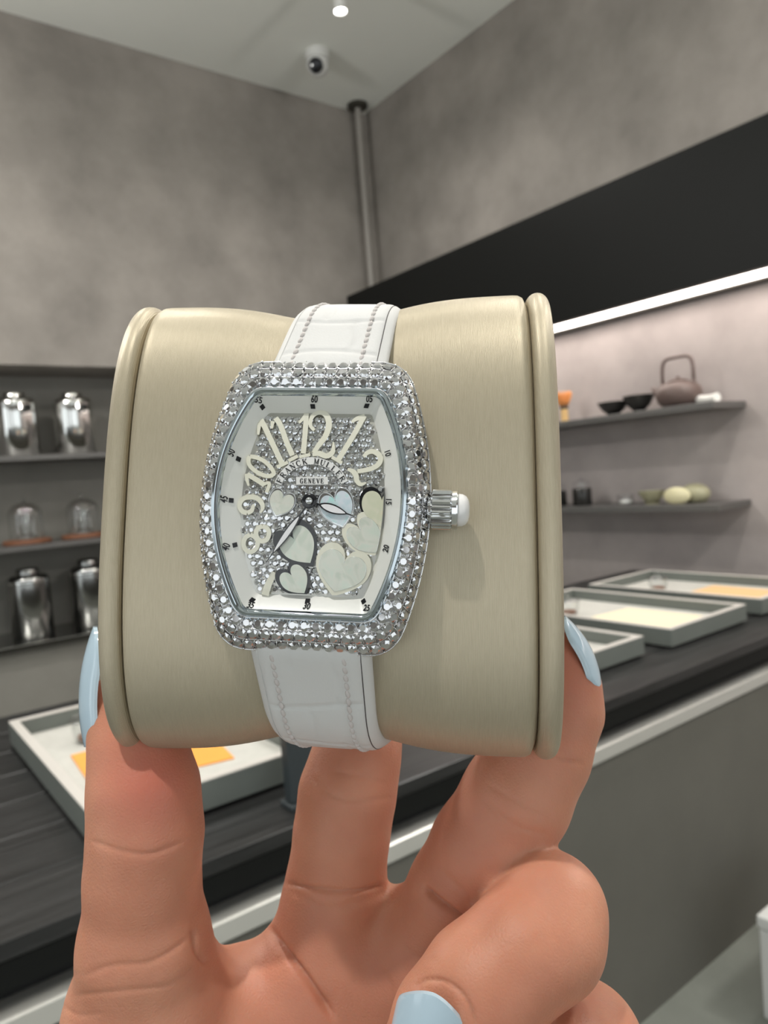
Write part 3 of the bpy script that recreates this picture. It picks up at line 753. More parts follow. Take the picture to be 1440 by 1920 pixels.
# applied numerals: strokes traced on the dial, with their widths in pixels
def smooth_pts(pts, n=8):
    P = [np.array(p, float) for p in pts]; out = []
    for i in range(len(P) - 1):
        p0 = P[max(i - 1, 0)]; p1 = P[i]; p2 = P[i + 1]; p3 = P[min(i + 2, len(P) - 1)]
        for k in range(n):
            t_ = k / n
            out.append(.5 * ((2 * p1) + (-p0 + p2) * t_ + (2 * p0 - 5 * p1 + 4 * p2 - p3) * t_ ** 2 + (-p0 + 3 * p1 - 3 * p2 + p3) * t_ ** 3))
    out.append(P[-1]); return out
def ribbon(pts, width, h0, h1, mb, surf=dial_pt, smooth=True):
    """flat raised stroke along pts, each with its own half width"""
    wd = width if hasattr(width, '__len__') else [width] * len(pts)
    Q = [np.array([p[0], p[1], w_]) for p, w_ in zip(pts, wd)]
    S = smooth_pts(Q) if smooth and len(Q) > 2 else Q
    n = len(S); V = []; F = []
    for i in range(n):
        t_ = S[min(i + 1, n - 1)][:2] - S[max(i - 1, 0)][:2]; t_ = t_ / (np.linalg.norm(t_) + 1e-9); nn = np.array([-t_[1], t_[0]])
        a = S[i][:2] + nn * S[i][2]; b = S[i][:2] - nn * S[i][2]
        V += [surf(*a, h0), surf(*a, h1), surf(*b, h1), surf(*b, h0)]
    for i in range(n - 1):
        j = i * 4; F += [(j, j + 4, j + 5, j + 1), (j + 1, j + 5, j + 6, j + 2), (j + 2, j + 6, j + 7, j + 3)]
    F += [(0, 1, 2, 3), (4 * n - 1, 4 * n - 2, 4 * n - 3, 4 * n - 4)]
    mb.add(V, F)
def z2(pts): return [(430 + .22917 * x, 730 + .22917 * y) for x, y in pts]
def z9(pts): return [(400 + x / 12, 900 + y / 12) for x, y in pts]
def z10(pts): return [(430 + x * 130 / 1440, 780 + y * 130 / 1440) for x, y in pts]
def zr(pts): return [(640 + x * 140 / 1440, 730 + y * 140 / 1440) for x, y in pts]
NUM = {
 '11': [(z10([(655, 75), (745, 250), (930, 640), (1090, 985)]), 5.0), (z10([(625, 130), (600, 390)]), [4.5, 2]), (z10([(985, 1060), (1215, 960)]), 3.2),
        (z10([(960, 40), (1060, 190), (1180, 520), (1310, 820)]), 5.0), (z10([(900, 110), (880, 260)]), [4, 2]), (z10([(1230, 930), (1420, 830)]), 3.2)],
 '12': [(z2([(630, 195), (622, 330), (605, 525)]), 4.8), (z2([(625, 215), (570, 275)]), [4, 2]), (z2([(572, 553), (662, 533)]), 3.0),
        (z2([(695, 335), (662, 290), (680, 220), (740, 190), (795, 215), (815, 290), (785, 385), (725, 465), (690, 520)]), [3.0, 3.4, 3.8, 4.2, 5.4, 5.6, 5.2, 4.6, 4.0]),
        (z2([(680, 535), (735, 525), (795, 545), (845, 510), (852, 430)]), [3, 5, 5, 4.5, 1.2])],
 '1': [(z2([(1105, 215), (1010, 385), (890, 580)]), 4.8), (z2([(1110, 222), (1045, 240), (1000, 268)]), [5, 4, 2]), (z2([(838, 553), (922, 603)]), 3.2)],
 '2': [(zr([(430, 1300), (500, 1225), (600, 1195), (700, 1240), (755, 1330), (720, 1440), (600, 1520), (450, 1560), (310, 1580)]), [3.2, 4.0, 4.6, 5.2, 5.0, 4.6, 4.4, 4.2, 4.0]),
       (zr([(120, 1540), (220, 1580), (280, 1660), (300, 1760), (370, 1830), (480, 1800)]), [2.5, 4.5, 5, 4.6, 3.8, 1.5])],
 '10': [(z10([(430, 840), (560, 860), (730, 940), (860, 1070), (920, 1190), (820, 1250), (660, 1210), (500, 1110), (410, 1000), (400, 900), (430, 840)]), 3.9),
        (z10([(370, 1210), (560, 1320), (730, 1430)]), [4.5, 4.6, 4.6]), (z10([(350, 1200), (370, 1330), (400, 1450)]), [3, 3.2, 1.8]), (z10([(700, 1420), (830, 1395), (770, 1590)]), [3, 3, 3.5])],
 '9': [(z9([(760, 740), (650, 700), (590, 570), (660, 430), (800, 385), (960, 400), (1070, 490), (1110, 610), (1060, 740)]), [4.4, 4.6, 4.2, 4.4, 4.6, 4.8, 4.6, 3.8, 1.5]),
       (z9([(760, 740), (860, 690), (900, 580), (930, 560)]), [4.4, 4.0, 3.0, 1.5])],
 '8': [(z9([(830, 1230), (940, 1290), (1000, 1400), (960, 1540), (840, 1620), (720, 1560), (680, 1420), (730, 1290), (830, 1230)]), 4.2),
       (z9([(1100, 1040), (1210, 1090), (1250, 1200), (1210, 1330), (1100, 1380), (1000, 1320), (960, 1200), (1000, 1090), (1100, 1040)]), 4.2)],
 '7': [([(515, 1073), (503, 1096), (497, 1116)], [5.2, 6.5, 7.0])],
}
for nm, strokes in NUM.items():
    mb = MB(UN)
    for q, (pts, wd) in enumerate(strokes): ribbon(pts, wd, .1, .66 + .012 * q, mb)
    o = mb.build('hour_numeral', M['ivory'], dial); o['label'] = 'ivory hour numeral ' + nm

# name plates and their lettering (stroke letters with serifs, unit box 0..1)
SER = {
 'F': [([(.2, 0), (.2, 1)], .09), ([(.2, .97), (.85, .97)], .035), ([(.85, 1), (.85, .78)], .03), ([(.2, .52), (.62, .52)], .035), ([(.62, .64), (.62, .40)], .025), ([(.04, .03), (.38, .03)], .03), ([(.04, .97), (.2, .97)], .03)],
 'R': [([(.2, 0), (.2, 1)], .09), ([(.2, .97), (.55, .97), (.74, .86), (.74, .66), (.55, .53), (.2, .53)], .055), ([(.45, .53), (.65, .3), (.92, .03)], .08), ([(.04, .03), (.38, .03)], .03), ([(.78, .03), (1.0, .03)], .03), ([(.04, .97), (.2, .97)], .03)],
 'A': [([(.10, 0), (.48, 1)], .035), ([(.48, 1), (.86, 0)], .09), ([(.25, .34), (.70, .34)], .03), ([(-.02, .03), (.24, .03)], .03), ([(.68, .03), (1.02, .03)], .03)],
 'N': [([(.15, 0), (.15, 1)], .035), ([(.15, 1), (.82, .02)], .09), ([(.82, 0), (.82, 1)], .035), ([(0, .03), (.30, .03)], .03), ([(0, .97), (.2, .97)], .03), ([(.68, .97), (.98, .97)], .03)],
 'C': [([(.86, .74), (.74, .93), (.52, 1), (.28, .9), (.14, .66), (.14, .34), (.28, .1), (.52, 0), (.74, .06), (.88, .26)], [.03, .04, .045, .07, .09, .09, .07, .045, .04, .03]), ([(.87, 1), (.87, .70)], .025)],
 'K': [([(.2, 0), (.2, 1)], .09), ([(.82, .97), (.3, .45)], .035), ([(.42, .56), (.88, .03)], .085), ([(.04, .03), (.38, .03)], .03), ([(.04, .97), (.38, .97)], .03), ([(.66, .97), (.96, .97)], .03), ([(.70, .03), (1.0, .03)], .03)],
 'M': [([(.13, 0), (.16, 1)], .035), ([(.16, 1), (.50, .05)], .085), ([(.50, .05), (.84, 1)], .035), ([(.84, 1), (.87, 0)], .09), ([(0, .03), (.27, .03)], .03), ([(.72, .03), (1.02, .03)], .03), ([(.02, .97), (.18, .97)], .03), ([(.82, .97), (1.0, .97)], .03)],
 'U': [([(.2, 1), (.2, .3), (.3, .08), (.5, 0), (.7, .08), (.8, .3), (.8, 1)], [.09, .09, .075, .05, .04, .035, .035]), ([(.03, .97), (.37, .97)], .03), ([(.65, .97), (.95, .97)], .03)],
 'L': [([(.2, 0), (.2, 1)], .09), ([(.2, .03), (.85, .03)], .035), ([(.85, 0), (.85, .24)], .03), ([(.04, .97), (.38, .97)], .03), ([(.04, .03), (.2, .03)], .03)],
 'E': [([(.2, 0), (.2, 1)], .09), ([(.2, .97), (.82, .97)], .035), ([(.82, 1), (.82, .78)], .03), ([(.2, .52), (.62, .52)], .035), ([(.62, .63), (.62, .41)], .025), ([(.2, .03), (.86, .03)], .035), ([(.86, 0), (.86, .24)], .03), ([(.04, .97), (.2, .97)], .03), ([(.04, .03), (.2, .03)], .03)],
 'G': [([(.84, .74), (.74, .93), (.52, 1), (.28, .9), (.14, .66), (.14, .34), (.28, .1), (.52, 0), (.72, .05), (.80, .14)], [.03, .04, .045, .07, .09, .09, .07, .045, .04, .04]), ([(.82, 0), (.82, .44)], .08), ([(.62, .44), (.98, .44)], .03), ([(.85, 1), (.85, .70)], .025)],
 'V': [([(.13, 1), (.5, 0)], .09), ([(.5, 0), (.87, 1)], .035), ([(-.02, .97), (.30, .97)], .03), ([(.70, .97), (1.02, .97)], .03)],
}
def letters(mb, text, place, hgt):
    """place(s, t) maps run length s and height t (both px) to a dial pixel"""
    s = 0
    for ch in text:
        if ch == ' ': s += hgt * .95; continue
        for pts, wd in SER[ch]:
            P = [place(s + x * hgt * .88, y_ * hgt) for x, y_ in pts]
            wl_ = [w_ * hgt for w_ in (wd if isinstance(wd, list) else [wd] * len(pts))]
            ribbon(P, wl_, .70, .80, mb, smooth=len(pts) > 2)
        s += hgt * 1.16
    return s
ac, aR = np.array([584.0, 931.5]), 67.0
P = [ac + (aR + 7.2) * np.array([math.sin(a), -math.cos(a)]) for a in np.linspace(-1.20, 1.16, 40)] + [ac + (aR - 6.2) * np.array([math.sin(a), -math.cos(a)]) for a in np.linspace(1.16, -1.20, 40)]
o = plate('name_arch', np.array(P), .0, .72, M['plate_white'], dial); o['label'] = 'white curved name plate'
HG = 10.2; tot = (12 * 1.16 + .95) * HG - .2 * HG
mb = MB(UN)
def arc_place(s, t_):
    r = aR - 4.8 + t_; a = -.02 + (s - tot / 2) / (aR - 1.5); return ac + r * np.array([math.sin(a), -math.cos(a)])
letters(mb, 'FRANCK MULLER', arc_place, HG)
tag(mb.build('name_lettering', M['print'], dial))
o = plate('city_plate', np.array([(555, 894.5), (614.5, 894), (615, 908.5), (555.5, 909)]), .0, .72, M['plate_white'], dial); o['label'] = 'white rectangular city plate'
mb = MB(UN); hg2 = 9.0
letters(mb, 'GENEVE', lambda s, t_: np.array([585 - (6 * 1.16 - .2) * hg2 * .74 / 2 + s * .74 + 0, 906.2 - t_]), hg2)
mb.build('city_lettering', M['print'], dial)

# minute track on the flange
FLA = np.array(L_dial); FLM = np.array(L_flm); FLB = np.array(L_fl)
FL_T = np.linspace(.08, .92, 15)
FL_P = np.vstack([FLA * (1 - 2 * f_) + FLM * 2 * f_ if f_ < .5 else FLM * (2 - 2 * f_) + FLB * (2 * f_ - 1) for f_ in FL_T])
def flange_frame(px, py):
    """nearest place on the sloped flange for a pixel: point, inward-to-outward slope direction, outline direction, normal"""
    e = C_ + FL_P @ B_; d = (720 + FPX * e[:, 0] / -e[:, 2] - px) ** 2 + (960 - FPX * e[:, 1] / -e[:, 2] - py) ** 2
    i = int(np.argmin(d)); p = FL_P[i]; k = i % NB; f_ = FL_T[i // NB]
    up = unit(FLM[k] - FLA[k]) if f_ < .5 else unit(FLB[k] - FLM[k]); tg = unit(FLB[(k + 3) % NB] - FLB[k - 3]); nn = unit(np.cross(tg, up))
    if nn[2] < 0: nn = -nn
    return p, up, tg, nn
def flange_piece(px, py, ang, V2d):
    """lay a flat outline (units; x right, y up as read) on the flange slope, turned by ang degrees anticlockwise as seen from the front"""
    p, up, tg, nn = flange_frame(px, py)
    a = math.radians(ang); ex = np.array([math.cos(a), math.sin(a), 0]); ey = np.array([-math.sin(a), math.cos(a), 0])
    out = []
    for x, y_ in V2d:
        q = ex * x + ey * y_; h = -(nn[0] * q[0] + nn[1] * q[1]) / nn[2]       # drop onto the slope
        out.append(p + q + np.array([0, 0, h]) + nn * .15)
    return out
def text_mesh(txt, size):
    cu = bpy.data.curves.new('digits', 'FONT'); cu.body = txt; cu.size = size; cu.align_x = 'CENTER'; cu.align_y = 'CENTER'; cu.offset = size * .022; cu.shear = .18; cu.resolution_u = 3
    ob = bpy.data.objects.new('digits', cu); col.objects.link(ob); bpy.context.view_layer.update()
    me = bpy.data.meshes.new_from_object(ob.evaluated_get(bpy.context.evaluated_depsgraph_get()))
    V = np.array([v.co[:] for v in me.vertices]); F = [tuple(p.vertices) for p in me.polygons]
    bpy.data.objects.remove(ob); bpy.data.curves.remove(cu); bpy.data.meshes.remove(me)
    return V, F
MIN = [('60', 588, 749, 0, 588, 761), ('05', 694, 749, 0, 689, 761), ('10', 728, 850, -72, None, None), ('15', 730.5, 940, -88, None, None), ('20', 725.5, 1030, 80, None, None),
       ('25', 687, 1141, 0, 682, 1127), ('30', 575.5, 1138.5, 0, 576.5, 1126), ('35', 468, 1135, 0, 474, 1125), ('40', 424, 1026, 80, 440, 1020), ('45', 419, 936, 90, 434, 938), ('50', 432, 849, 78, 447, 859), ('55', 483.5, 751, 0, 490, 763)]
for txt, x, y_, ang, mx, my in MIN:
    V, F = text_mesh(txt, 1.42); V2d = V[:, :2] * [.82, 1.0]
    q = flange_piece(x, y_, ang - 1.7, V2d); mb = MB(UN); mb.add(q, F); o = mb.build('minute_number', M['print'], fl)
    if mx:
        p, up, tg, nn = flange_frame(mx, my); s_ = .38
        q = [p + tg * a * s_ + up * b * s_ * 1.05 + nn * h for h in (-.1, .16) for a, b in ((-1, -1), (1, -1), (1, 1), (-1, 1))]
        mb = MB(UN); mb.add(q, [(4, 5, 6, 7), (0, 1, 5, 4), (1, 2, 6, 5), (2, 3, 7, 6), (3, 0, 4, 7)]); mb.build('minute_marker', M['print'], fl)

# hands
def leaf(x0, y0, x1, y1, hw, n=18):
    a = np.array([x0, y0], float); b = np.array([x1, y1], float); t_ = (b - a); L = np.linalg.norm(t_); t_ /= L; nn = np.array([-t_[1], t_[0]])
    up = []; dn = []
    for k in range(n + 1):
        f_ = k / n; h = hw * math.sin(math.pi * f_ ** .85) ** .85 + .4
        up.append(a + t_ * L * f_ + nn * h); dn.append(a + t_ * L * f_ - nn * h)
    return np.array(up + dn[::-1])
def watch_hand(name, x1, y1, s0, s1, hw, h):
    cx, cy = 581, 940; dx, dy = x1 - cx, y1 - cy
    mb = MB(UN); ribbon([(cx, cy), (cx + dx * s0 * 1.2, cy + dy * s0 * 1.2)], [2.2, 1.6], h, h + .22, mb, smooth=False)
    ribbon([(cx + dx * s1 * .93, cy + dy * s1 * .93), (x1, y1)], [1.6, .4], h, h + .22, mb, smooth=False)
    o = mb.build(name, M['black_enamel'], watch)
    a = (cx + dx * s0, cy + dy * s0, cx + dx * s1, cy + dy * s1)
    plate('leaf_frame', leaf(*a, hw), h, h + .22, M['black_enamel'], o)
    ins = leaf(cx + dx * (s0 + .05), cy + dy * (s0 + .05), cx + dx * (s1 - .05), cy + dy * (s1 - .05), hw - 2.7)
    plate('lume', ins, h + .1, h + .29, M['lume'], o)
watch_hand('hour_hand', 665, 968, .20, .84, 8.6, .95)
watch_hand('minute_hand', 497.5, 1056.5, .20, .86, 6.8, 1.25)
cp = dial_pt(581, 940, 1.2)
mb = MB(UN); mb.lathe([(1.28, 0), (1.28, .55), (1.1, .72), (.7, .75)], cp[0], cp[1], cp[2] - .1, n=36); cc = mb.build('centre_cap', M['black_enamel'], watch, smooth=True, sharp=40)
mb = MB(UN); mb.lathe([(.62, .76), (.58, .95), (.42, 1.12), (.2, 1.2), (.02, 1.22)], cp[0], cp[1], cp[2] - .1, n=24); mb.build('pivot_ball', M['steel'], cc, smooth=True)

# crystal over the dial
CR = [[(x * s, VOFF + (y_ - VOFF) * s, 1.6 + .75 * (1 - s * s) - CURV * (VOFF + (y_ - VOFF) * s) ** 2) for x, y_, _ in L_r1] for s in np.linspace(1.0, .02, 12)]
fgmesh('crystal', *loft(CR[::-1]), M['crystal'], watch)

# crown
cr = empty('crown'); cr.parent = watch; cr.matrix_parent_inverse.identity()
bpy.data.objects.remove(cr)
def ring_u(u, r, n=96, teeth=0, depth=0, v0=-.35, w0=-2.9):
    out = []
    for k in range(n):
        a = 2 * math.pi * k / n; rr = r
        if teeth: rr = r - depth * (.5 + .5 * math.cos(teeth * a)) ** 1.6
        out.append((u, v0 + rr * math.cos(a), w0 + rr * math.sin(a)))
    return out
TE = 22
crown = fgmesh('crown', *loft([ring_u(19.2, 2.2), ring_u(19.75, 2.4), ring_u(19.8, 3.0), ring_u(20.0, 3.28, teeth=TE, depth=.42), ring_u(22.9, 3.28, teeth=TE, depth=.42), ring_u(23.15, 2.95), ring_u(23.2, 3.2), ring_u(23.9, 3.3), ring_u(24.1, 3.2), ring_u(24.15, 2.7)], cap0=True, cap1=True), M['steel'], watch, sharp=30)
fgmesh('crown_cabochon', *loft([ring_u(24.16, 2.7), ring_u(24.8, 2.65), ring_u(25.4, 2.35), ring_u(25.8, 1.75), ring_u(26.0, .9), ring_u(26.02, .1)], cap1=True), M['white_cab'], crown)

# strap, two lengths wrapping back over the cushion
def strap(sgn, label):
    # path in (v, w): from under the case along the cushion and round the end
    path = []
    for v in np.linspace(19.5, 24.5, 7): path.append((v, -3.1 - .06 * (v - 19.5)))
    hh, hd = cush_sec(0.6)
    off = 3.1
    a0 = 52
    for a in np.linspace(a0, 158, 60):
        a_ = math.radians(a); c, s = math.cos(a_), math.sin(a_); ex = 2.75
        path.append(((hh + off) * math.copysign(abs(s) ** (2 / ex), s), CW - CD + (hd + off) * math.copysign(abs(c) ** (2 / ex), c)))
    path = [p for i, p in enumerate(path) if i < 7 or p[0] > 26.5 or p[1] < CW - CD]
    Q = np.array(path); d = np.r_[0, np.cumsum(np.linalg.norm(np.diff(Q, axis=0), axis=1))]
    NS = 170; s = np.linspace(0, d[-1], NS)
    PV, PW = np.interp(s, d, Q[:, 0]), np.interp(s, d, Q[:, 1])
    for _ in range(14):
        PV[1:-1] = (PV[:-2] + 2 * PV[1:-1] + PV[2:]) / 4; PW[1:-1] = (PW[:-2] + 2 * PW[1:-1] + PW[2:]) / 4
    s = np.r_[0, np.cumsum(np.hypot(np.diff(PV), np.diff(PW)))]
    tv = np.gradient(PV, s); tw = np.gradient(PW, s); L = np.hypot(tv, tw); tv /= L; tw /= L
    nv, nw = -tw, tv
    if True:
        flip = nw[0] < 0; nv, nw = (-nv, -nw) if flip else (nv, nw)
    # cross-section: (fraction of half width, height)
    sec = [(-1.0, -3.0), (-1.03, -2.4), (-1.03, -1.6), (-.985, -.95), (-.93, -.55), (-.885, -.30), (-.872, -.36), (-.86, -.26), (-.82, -.05)]
    xs = list(np.linspace(-.76, .76, 27)); sec += [(x, .12 * (1 - x * x)) for x in xs]
    sec += [(-x, h) for x, h in reversed(sec[:9])]
    u0 = .55 if sgn > 0 else .30
    V = []; F = []; m_ = len(sec)
    grooves_s = (8.0, 17.5, 26.0, 35.0) if sgn > 0 else (3.2, 15.5, 25.5, 35.0)
    def groove(x, si):
        g = 0
        for gs in grooves_s: g += math.exp(-((si - gs - .7 * math.sin(2.2 * x + gs)) / .38) ** 2) * (1 if abs(x) < .84 else 0)
        for gx, a, b in ((-.30, 2.5, 8.2), (.42, 3.0, 15.5), (-.1, 15.5, 25), (.4, 25, 35)) if sgn < 0 else ((-.22, 0, 8), (.36, 8, 17.5), (-.3, 17.5, 26)):
            if a < si < b: g += math.exp(-((x - gx - .05 * math.sin(si * .7)) / .035) ** 2)
        return .26 * min(g, 1.2)
    for i in range(NS):
        hwid = 10.15 - 1.55 * min(1, s[i] / 46)
        for x, h in sec:
            h2 = h - (groove(x, s[i]) if abs(x) < .84 else 0) + (.45 * math.exp(-((s[i] - 2) / 6) ** 2) * (1 - x * x) if abs(x) < 1 else 0)
            V.append((u0 + .13 * max(0, -3.2 - PW[i]) + x * hwid, sgn * (PV[i] + nv[i] * h2) + (CV0 if i > 12 else CV0 * i / 12), PW[i] + nw[i] * h2))
    for i in range(NS - 1):
        for k in range(m_):
            k2 = (k + 1) % m_; f_ = (i * m_ + k, i * m_ + k2, (i + 1) * m_ + k2, (i + 1) * m_ + k); F.append(f_ if sgn < 0 else f_[::-1])
    o = fgmesh('strap', V, F, M['leather'], watch, sharp=50); o['label'] = label
    # stitches
    def surf_at(x, si, dh):
        hwid = 10.15 - 1.55 * min(1, si / 46); pv, pw = np.interp(si, s, PV), np.interp(si, s, PW); a, b = np.interp(si, s, nv), np.interp(si, s, nw)
        i_ = np.interp(si, s, np.arange(NS)); dv_ = CV0 * min(1, i_ / 12)
        return np.array([u0 + .13 * max(0, -3.2 - pw) + x * hwid, sgn * (pv + a * dh) + dv_, pw + b * dh])
    me = None
    start = 4.6 if sgn > 0 else 5.6
    for x in (-.62, .60):
        k = 0
        for si in np.arange(start, 46, 1.6):
            p, q = surf_at(x - .012, si, .12), surf_at(x + .012, si + 1.2, .12); c = (p + q) / 2; ax = unit(q - p); nrm = unit(surf_at(x, si + .5, 1) - surf_at(x, si + .5, 0)); bx = np.cross(nrm, ax)
            if me is None: me = mesh_data('stitch', IV2 * np.array([.78, .40, .36]) * UN, IF2, M['thread'], True)
            ob = link('stitch', me, o); ob.matrix_local = Matrix.Translation(Vector(c * UN)) @ Matrix(np.stack([ax, bx, nrm], 1).tolist()).to_4x4()
            k += 1
    for sx in (-1, 1):
        mb = MB(UN); mb.tube([tuple(surf_at(sx * .873, si, -.27)) for si in np.linspace(.5, 55, 70)], .075, n=5); mb.build('edge_seam', M['edge_line'] if sx > 0 else M['leather'], o, smooth=True)
ico = bmesh.new(); bmesh.ops.create_icosphere(ico, subdivisions=2, radius=1); ico.verts.index_update()
IV2 = np.array([tuple(v.co) for v in ico.verts]); IF2 = [[v.index for v in f.verts] for f in ico.faces]; ico.free()
strap(1, 'upper length of white crocodile-grain strap')
strap(-1, 'lower length of white crocodile-grain strap')

# ================================================================== the hand
HZ = 0.8                                        # voxel size in foreground units
HX0, HX1, HY0, HY1, HD0, HD1 = -84, 66, -172, -2, 98, 206     # eye frame: x, y, depth
gx = np.arange(HX0, HX1, HZ, dtype=np.float32); gy = np.arange(HY0, HY1, HZ, dtype=np.float32); gz = np.arange(HD0, HD1, HZ, dtype=np.float32)
SD = np.full((len(gx), len(gy), len(gz)), 12.0, np.float32)
def hp3(px, py, Z): return np.array([(px - 720) * Z / FPX, -(py - 960) * Z / FPX, Z])
def smin(a, b, k):
    h = np.clip(.5 + .5 * (b - a) / k, 0, 1); return b + (a - b) * h - k * h * (1 - h)
def cone_into(D, a, b, ra, rb, k, flat=None):
    """smooth-join a tapered capsule from a to b into the field; flat = (direction, factor) squashes it along a direction"""
    R_ = max(ra, rb) + k * 1.6 + 5.5
    lo = np.minimum(a, b) - R_; hi = np.maximum(a, b) + R_
    i0, i1 = np.searchsorted(gx, [lo[0], hi[0]]); j0, j1 = np.searchsorted(gy, [lo[1], hi[1]]); k0, k1 = np.searchsorted(gz, [lo[2], hi[2]])
    if i0 >= i1 or j0 >= j1 or k0 >= k1: return
    X = gx[i0:i1, None, None]; Y = gy[None, j0:j1, None]; Zg = gz[None, None, k0:k1]
    ab = (b - a).astype(np.float32); L2 = float(np.dot(ab, ab)) + 1e-9
    t_ = np.clip(((X - a[0]) * ab[0] + (Y - a[1]) * ab[1] + (Zg - a[2]) * ab[2]) / L2, 0, 1)
    dx = X - (a[0] + t_ * ab[0]); dy = Y - (a[1] + t_ * ab[1]); dz = Zg - (a[2] + t_ * ab[2])
    if flat is not None:
        n_, fct = flat; n_ = unit(np.array(n_, float)); dd = dx * n_[0] + dy * n_[1] + dz * n_[2]; add = (1 / fct - 1)
        dx = dx + dd * n_[0] * add; dy = dy + dd * n_[1] * add; dz = dz + dd * n_[2] * add
    d = np.sqrt(dx * dx + dy * dy + dz * dz) - (ra + (rb - ra) * t_)
    S_ = D[i0:i1, j0:j1, k0:k1]; D[i0:i1, j0:j1, k0:k1] = smin(S_, d, k).astype(np.float32)
def chain(D, pts, k, flat=None):
    for (p, r), (q, s) in zip(pts[:-1], pts[1:]): cone_into(D, hp3(*p), hp3(*q), r, s, k, flat)

# each digit is grown in a field of its own, then joined to the palm with a softness that keeps the digits apart
def blank(): return np.full(SD.shape, 12.0, np.float32)
thumb = blank()
chain(thumb, [((330, 2120, 152), 19), ((284, 1905, 147), 16.8), ((272, 1770, 143), 12.3), ((268, 1640, 142), 10.5), ((274, 1560, 142), 10.5), ((270, 1480, 142.5), 10.2), ((258, 1400, 145), 9.0), ((242, 1345, 147.5), 7.6), ((236, 1312, 148.5), 6.6)], 2.5)
palm = blank()
chain(palm, [((640, 2700, 178), 27), ((610, 2380, 172), 25), ((600, 2150, 163), 23)], 8, ((0, 0, 1), .85))
chain(palm, [((760, 2700, 178), 25), ((780, 2380, 172), 24), ((780, 2150, 163), 22)], 8, ((0, 0, 1), .85))
chain(palm, [((340, 2150, 156), 21), ((400, 1975, 152), 17), ((470, 1905, 155), 12.5), ((560, 1870, 158), 12)], 5)
chain(palm, [((560, 2100, 163), 20), ((600, 1960, 160), 16), ((612, 1800, 158), 12.5)], 7)
chain(palm, [((700, 2100, 164), 20), ((720, 1960, 160), 15), ((775, 1780, 156), 12.0)], 7)
chain(palm, [((860, 2120, 162), 20), ((860, 1980, 158), 16), ((880, 1850, 152), 13)], 7)
chain(palm, [((600, 1835, 160), 11.5), ((700, 1800, 159), 10.5), ((790, 1795, 157), 11)], 6)
chain(palm, [((950, 2150, 160), 18), ((960, 2000, 154), 14)], 7)
index = blank()
chain(index, [((606, 1850, 158), 12.2), ((622, 1700, 157), 10.6), ((632, 1640, 157), 10.1), ((641, 1560, 157), 9.9), ((652, 1485, 158), 10.1), ((668, 1420, 160.5), 9.3), ((690, 1330, 169), 8.8), ((700, 1250, 175.5), 8.2), ((705, 1190, 177), 7.2)], 2.5)
middle = blank()
chain(middle, [((800, 1800, 154), 11.5), ((868, 1672, 149), 10.8), ((910, 1590, 147), 10.6), ((968, 1495, 146.5), 10.5), ((1012, 1410, 148), 9.8), ((1046, 1330, 150), 8.8), ((1050, 1275, 150.5), 7.6), ((1048, 1235, 150.5), 5.6)], 2.5)
ring = blank()
chain(ring, [((880, 1850, 152), 11), ((955, 1795, 145), 10.8), ((1026, 1712, 136), 10.3)], 2.5)
chain(ring, [((1030, 1707, 135), 10.2), ((1021, 1757, 132), 10.3), ((976, 1786, 129), 10.1), ((905, 1852, 127), 10.5), ((846, 1925, 127), 10.2), ((800, 2000, 129), 8.7), ((780, 2045, 131), 6.8)], 2.2)
pinky = blank()
chain(pinky, [((1000, 2000, 150), 12), ((1092, 1962, 138), 10.8), ((1060, 2010, 129), 10.6), ((985, 2090, 124), 10), ((910, 2160, 124), 8.5)], 3)
D = palm
D = smin(D, thumb, 3.0); D = smin(D, index, 4.5); D = smin(D, middle, 4.0)
def hard(a, b, k): return smin(a, b, k)
D = hard(D, ring, .9); D = hard(D, pinky, .9)
del thumb, palm, index, middle, ring, pinky
# the cushion presses into the flesh: keep the hand outside it
def surface_nets(F, org, h):
    S = F < 0
    c = [S[i:S.shape[0] - 1 + i, j:S.shape[1] - 1 + j, k:S.shape[2] - 1 + k] for i in (0, 1) for j in (0, 1) for k in (0, 1)]
    sm = sum(x.astype(np.int8) for x in c); act = (sm > 0) & (sm < 8)
    idx = -np.ones(act.shape, np.int64); ijk = np.argwhere(act); idx[act] = np.arange(len(ijk))
    acc = np.zeros((len(ijk), 3)); num = np.zeros(len(ijk))
    I, J, Kk = ijk.T
    cor = [(0, 0, 0), (0, 0, 1), (0, 1, 0), (0, 1, 1), (1, 0, 0), (1, 0, 1), (1, 1, 0), (1, 1, 1)]
    val = {q: F[I + q[0], J + q[1], Kk + q[2]] for q in cor}
    for a in cor:
        for ax in range(3):
            if a[ax]: continue
            b = list(a); b[ax] = 1; b = tuple(b); va, vb = val[a], val[b]; x = (va < 0) != (vb < 0)
            t_ = np.where(x, va / np.where(x, va - vb, 1), 0); p = np.array(a, float)[None] + np.eye(3)[ax][None] * t_[:, None]
            acc += p * x[:, None]; num += x
    V = (ijk + acc / num[:, None]) * h + np.array(org)
    faces = []
    for ax in range(3):
        sl0 = [slice(None)] * 3; sl1 = [slice(None)] * 3; sl0[ax] = slice(0, -1); sl1[ax] = slice(1, None)
        x = S[tuple(sl0)] != S[tuple(sl1)]; q = np.argwhere(x); u, v = [(1, 2), (2, 0), (0, 1)][ax]
        ok = (q[:, u] > 0) & (q[:, v] > 0) & (q[:, u] < S.shape[u] - 1) & (q[:, v] < S.shape[v] - 1); q = q[ok]
        def g(du, dv):
            r = q.copy(); r[:, u] -= du; r[:, v] -= dv; return idx[r[:, 0], r[:, 1], r[:, 2]]
        f_ = np.stack([g(1, 1), g(0, 1), g(0, 0), g(1, 0)], 1); fl_ = S[q[:, 0], q[:, 1], q[:, 2]]
        f_[~fl_] = f_[~fl_][:, ::-1]; faces.append(f_)
    return V, np.vstack(faces)
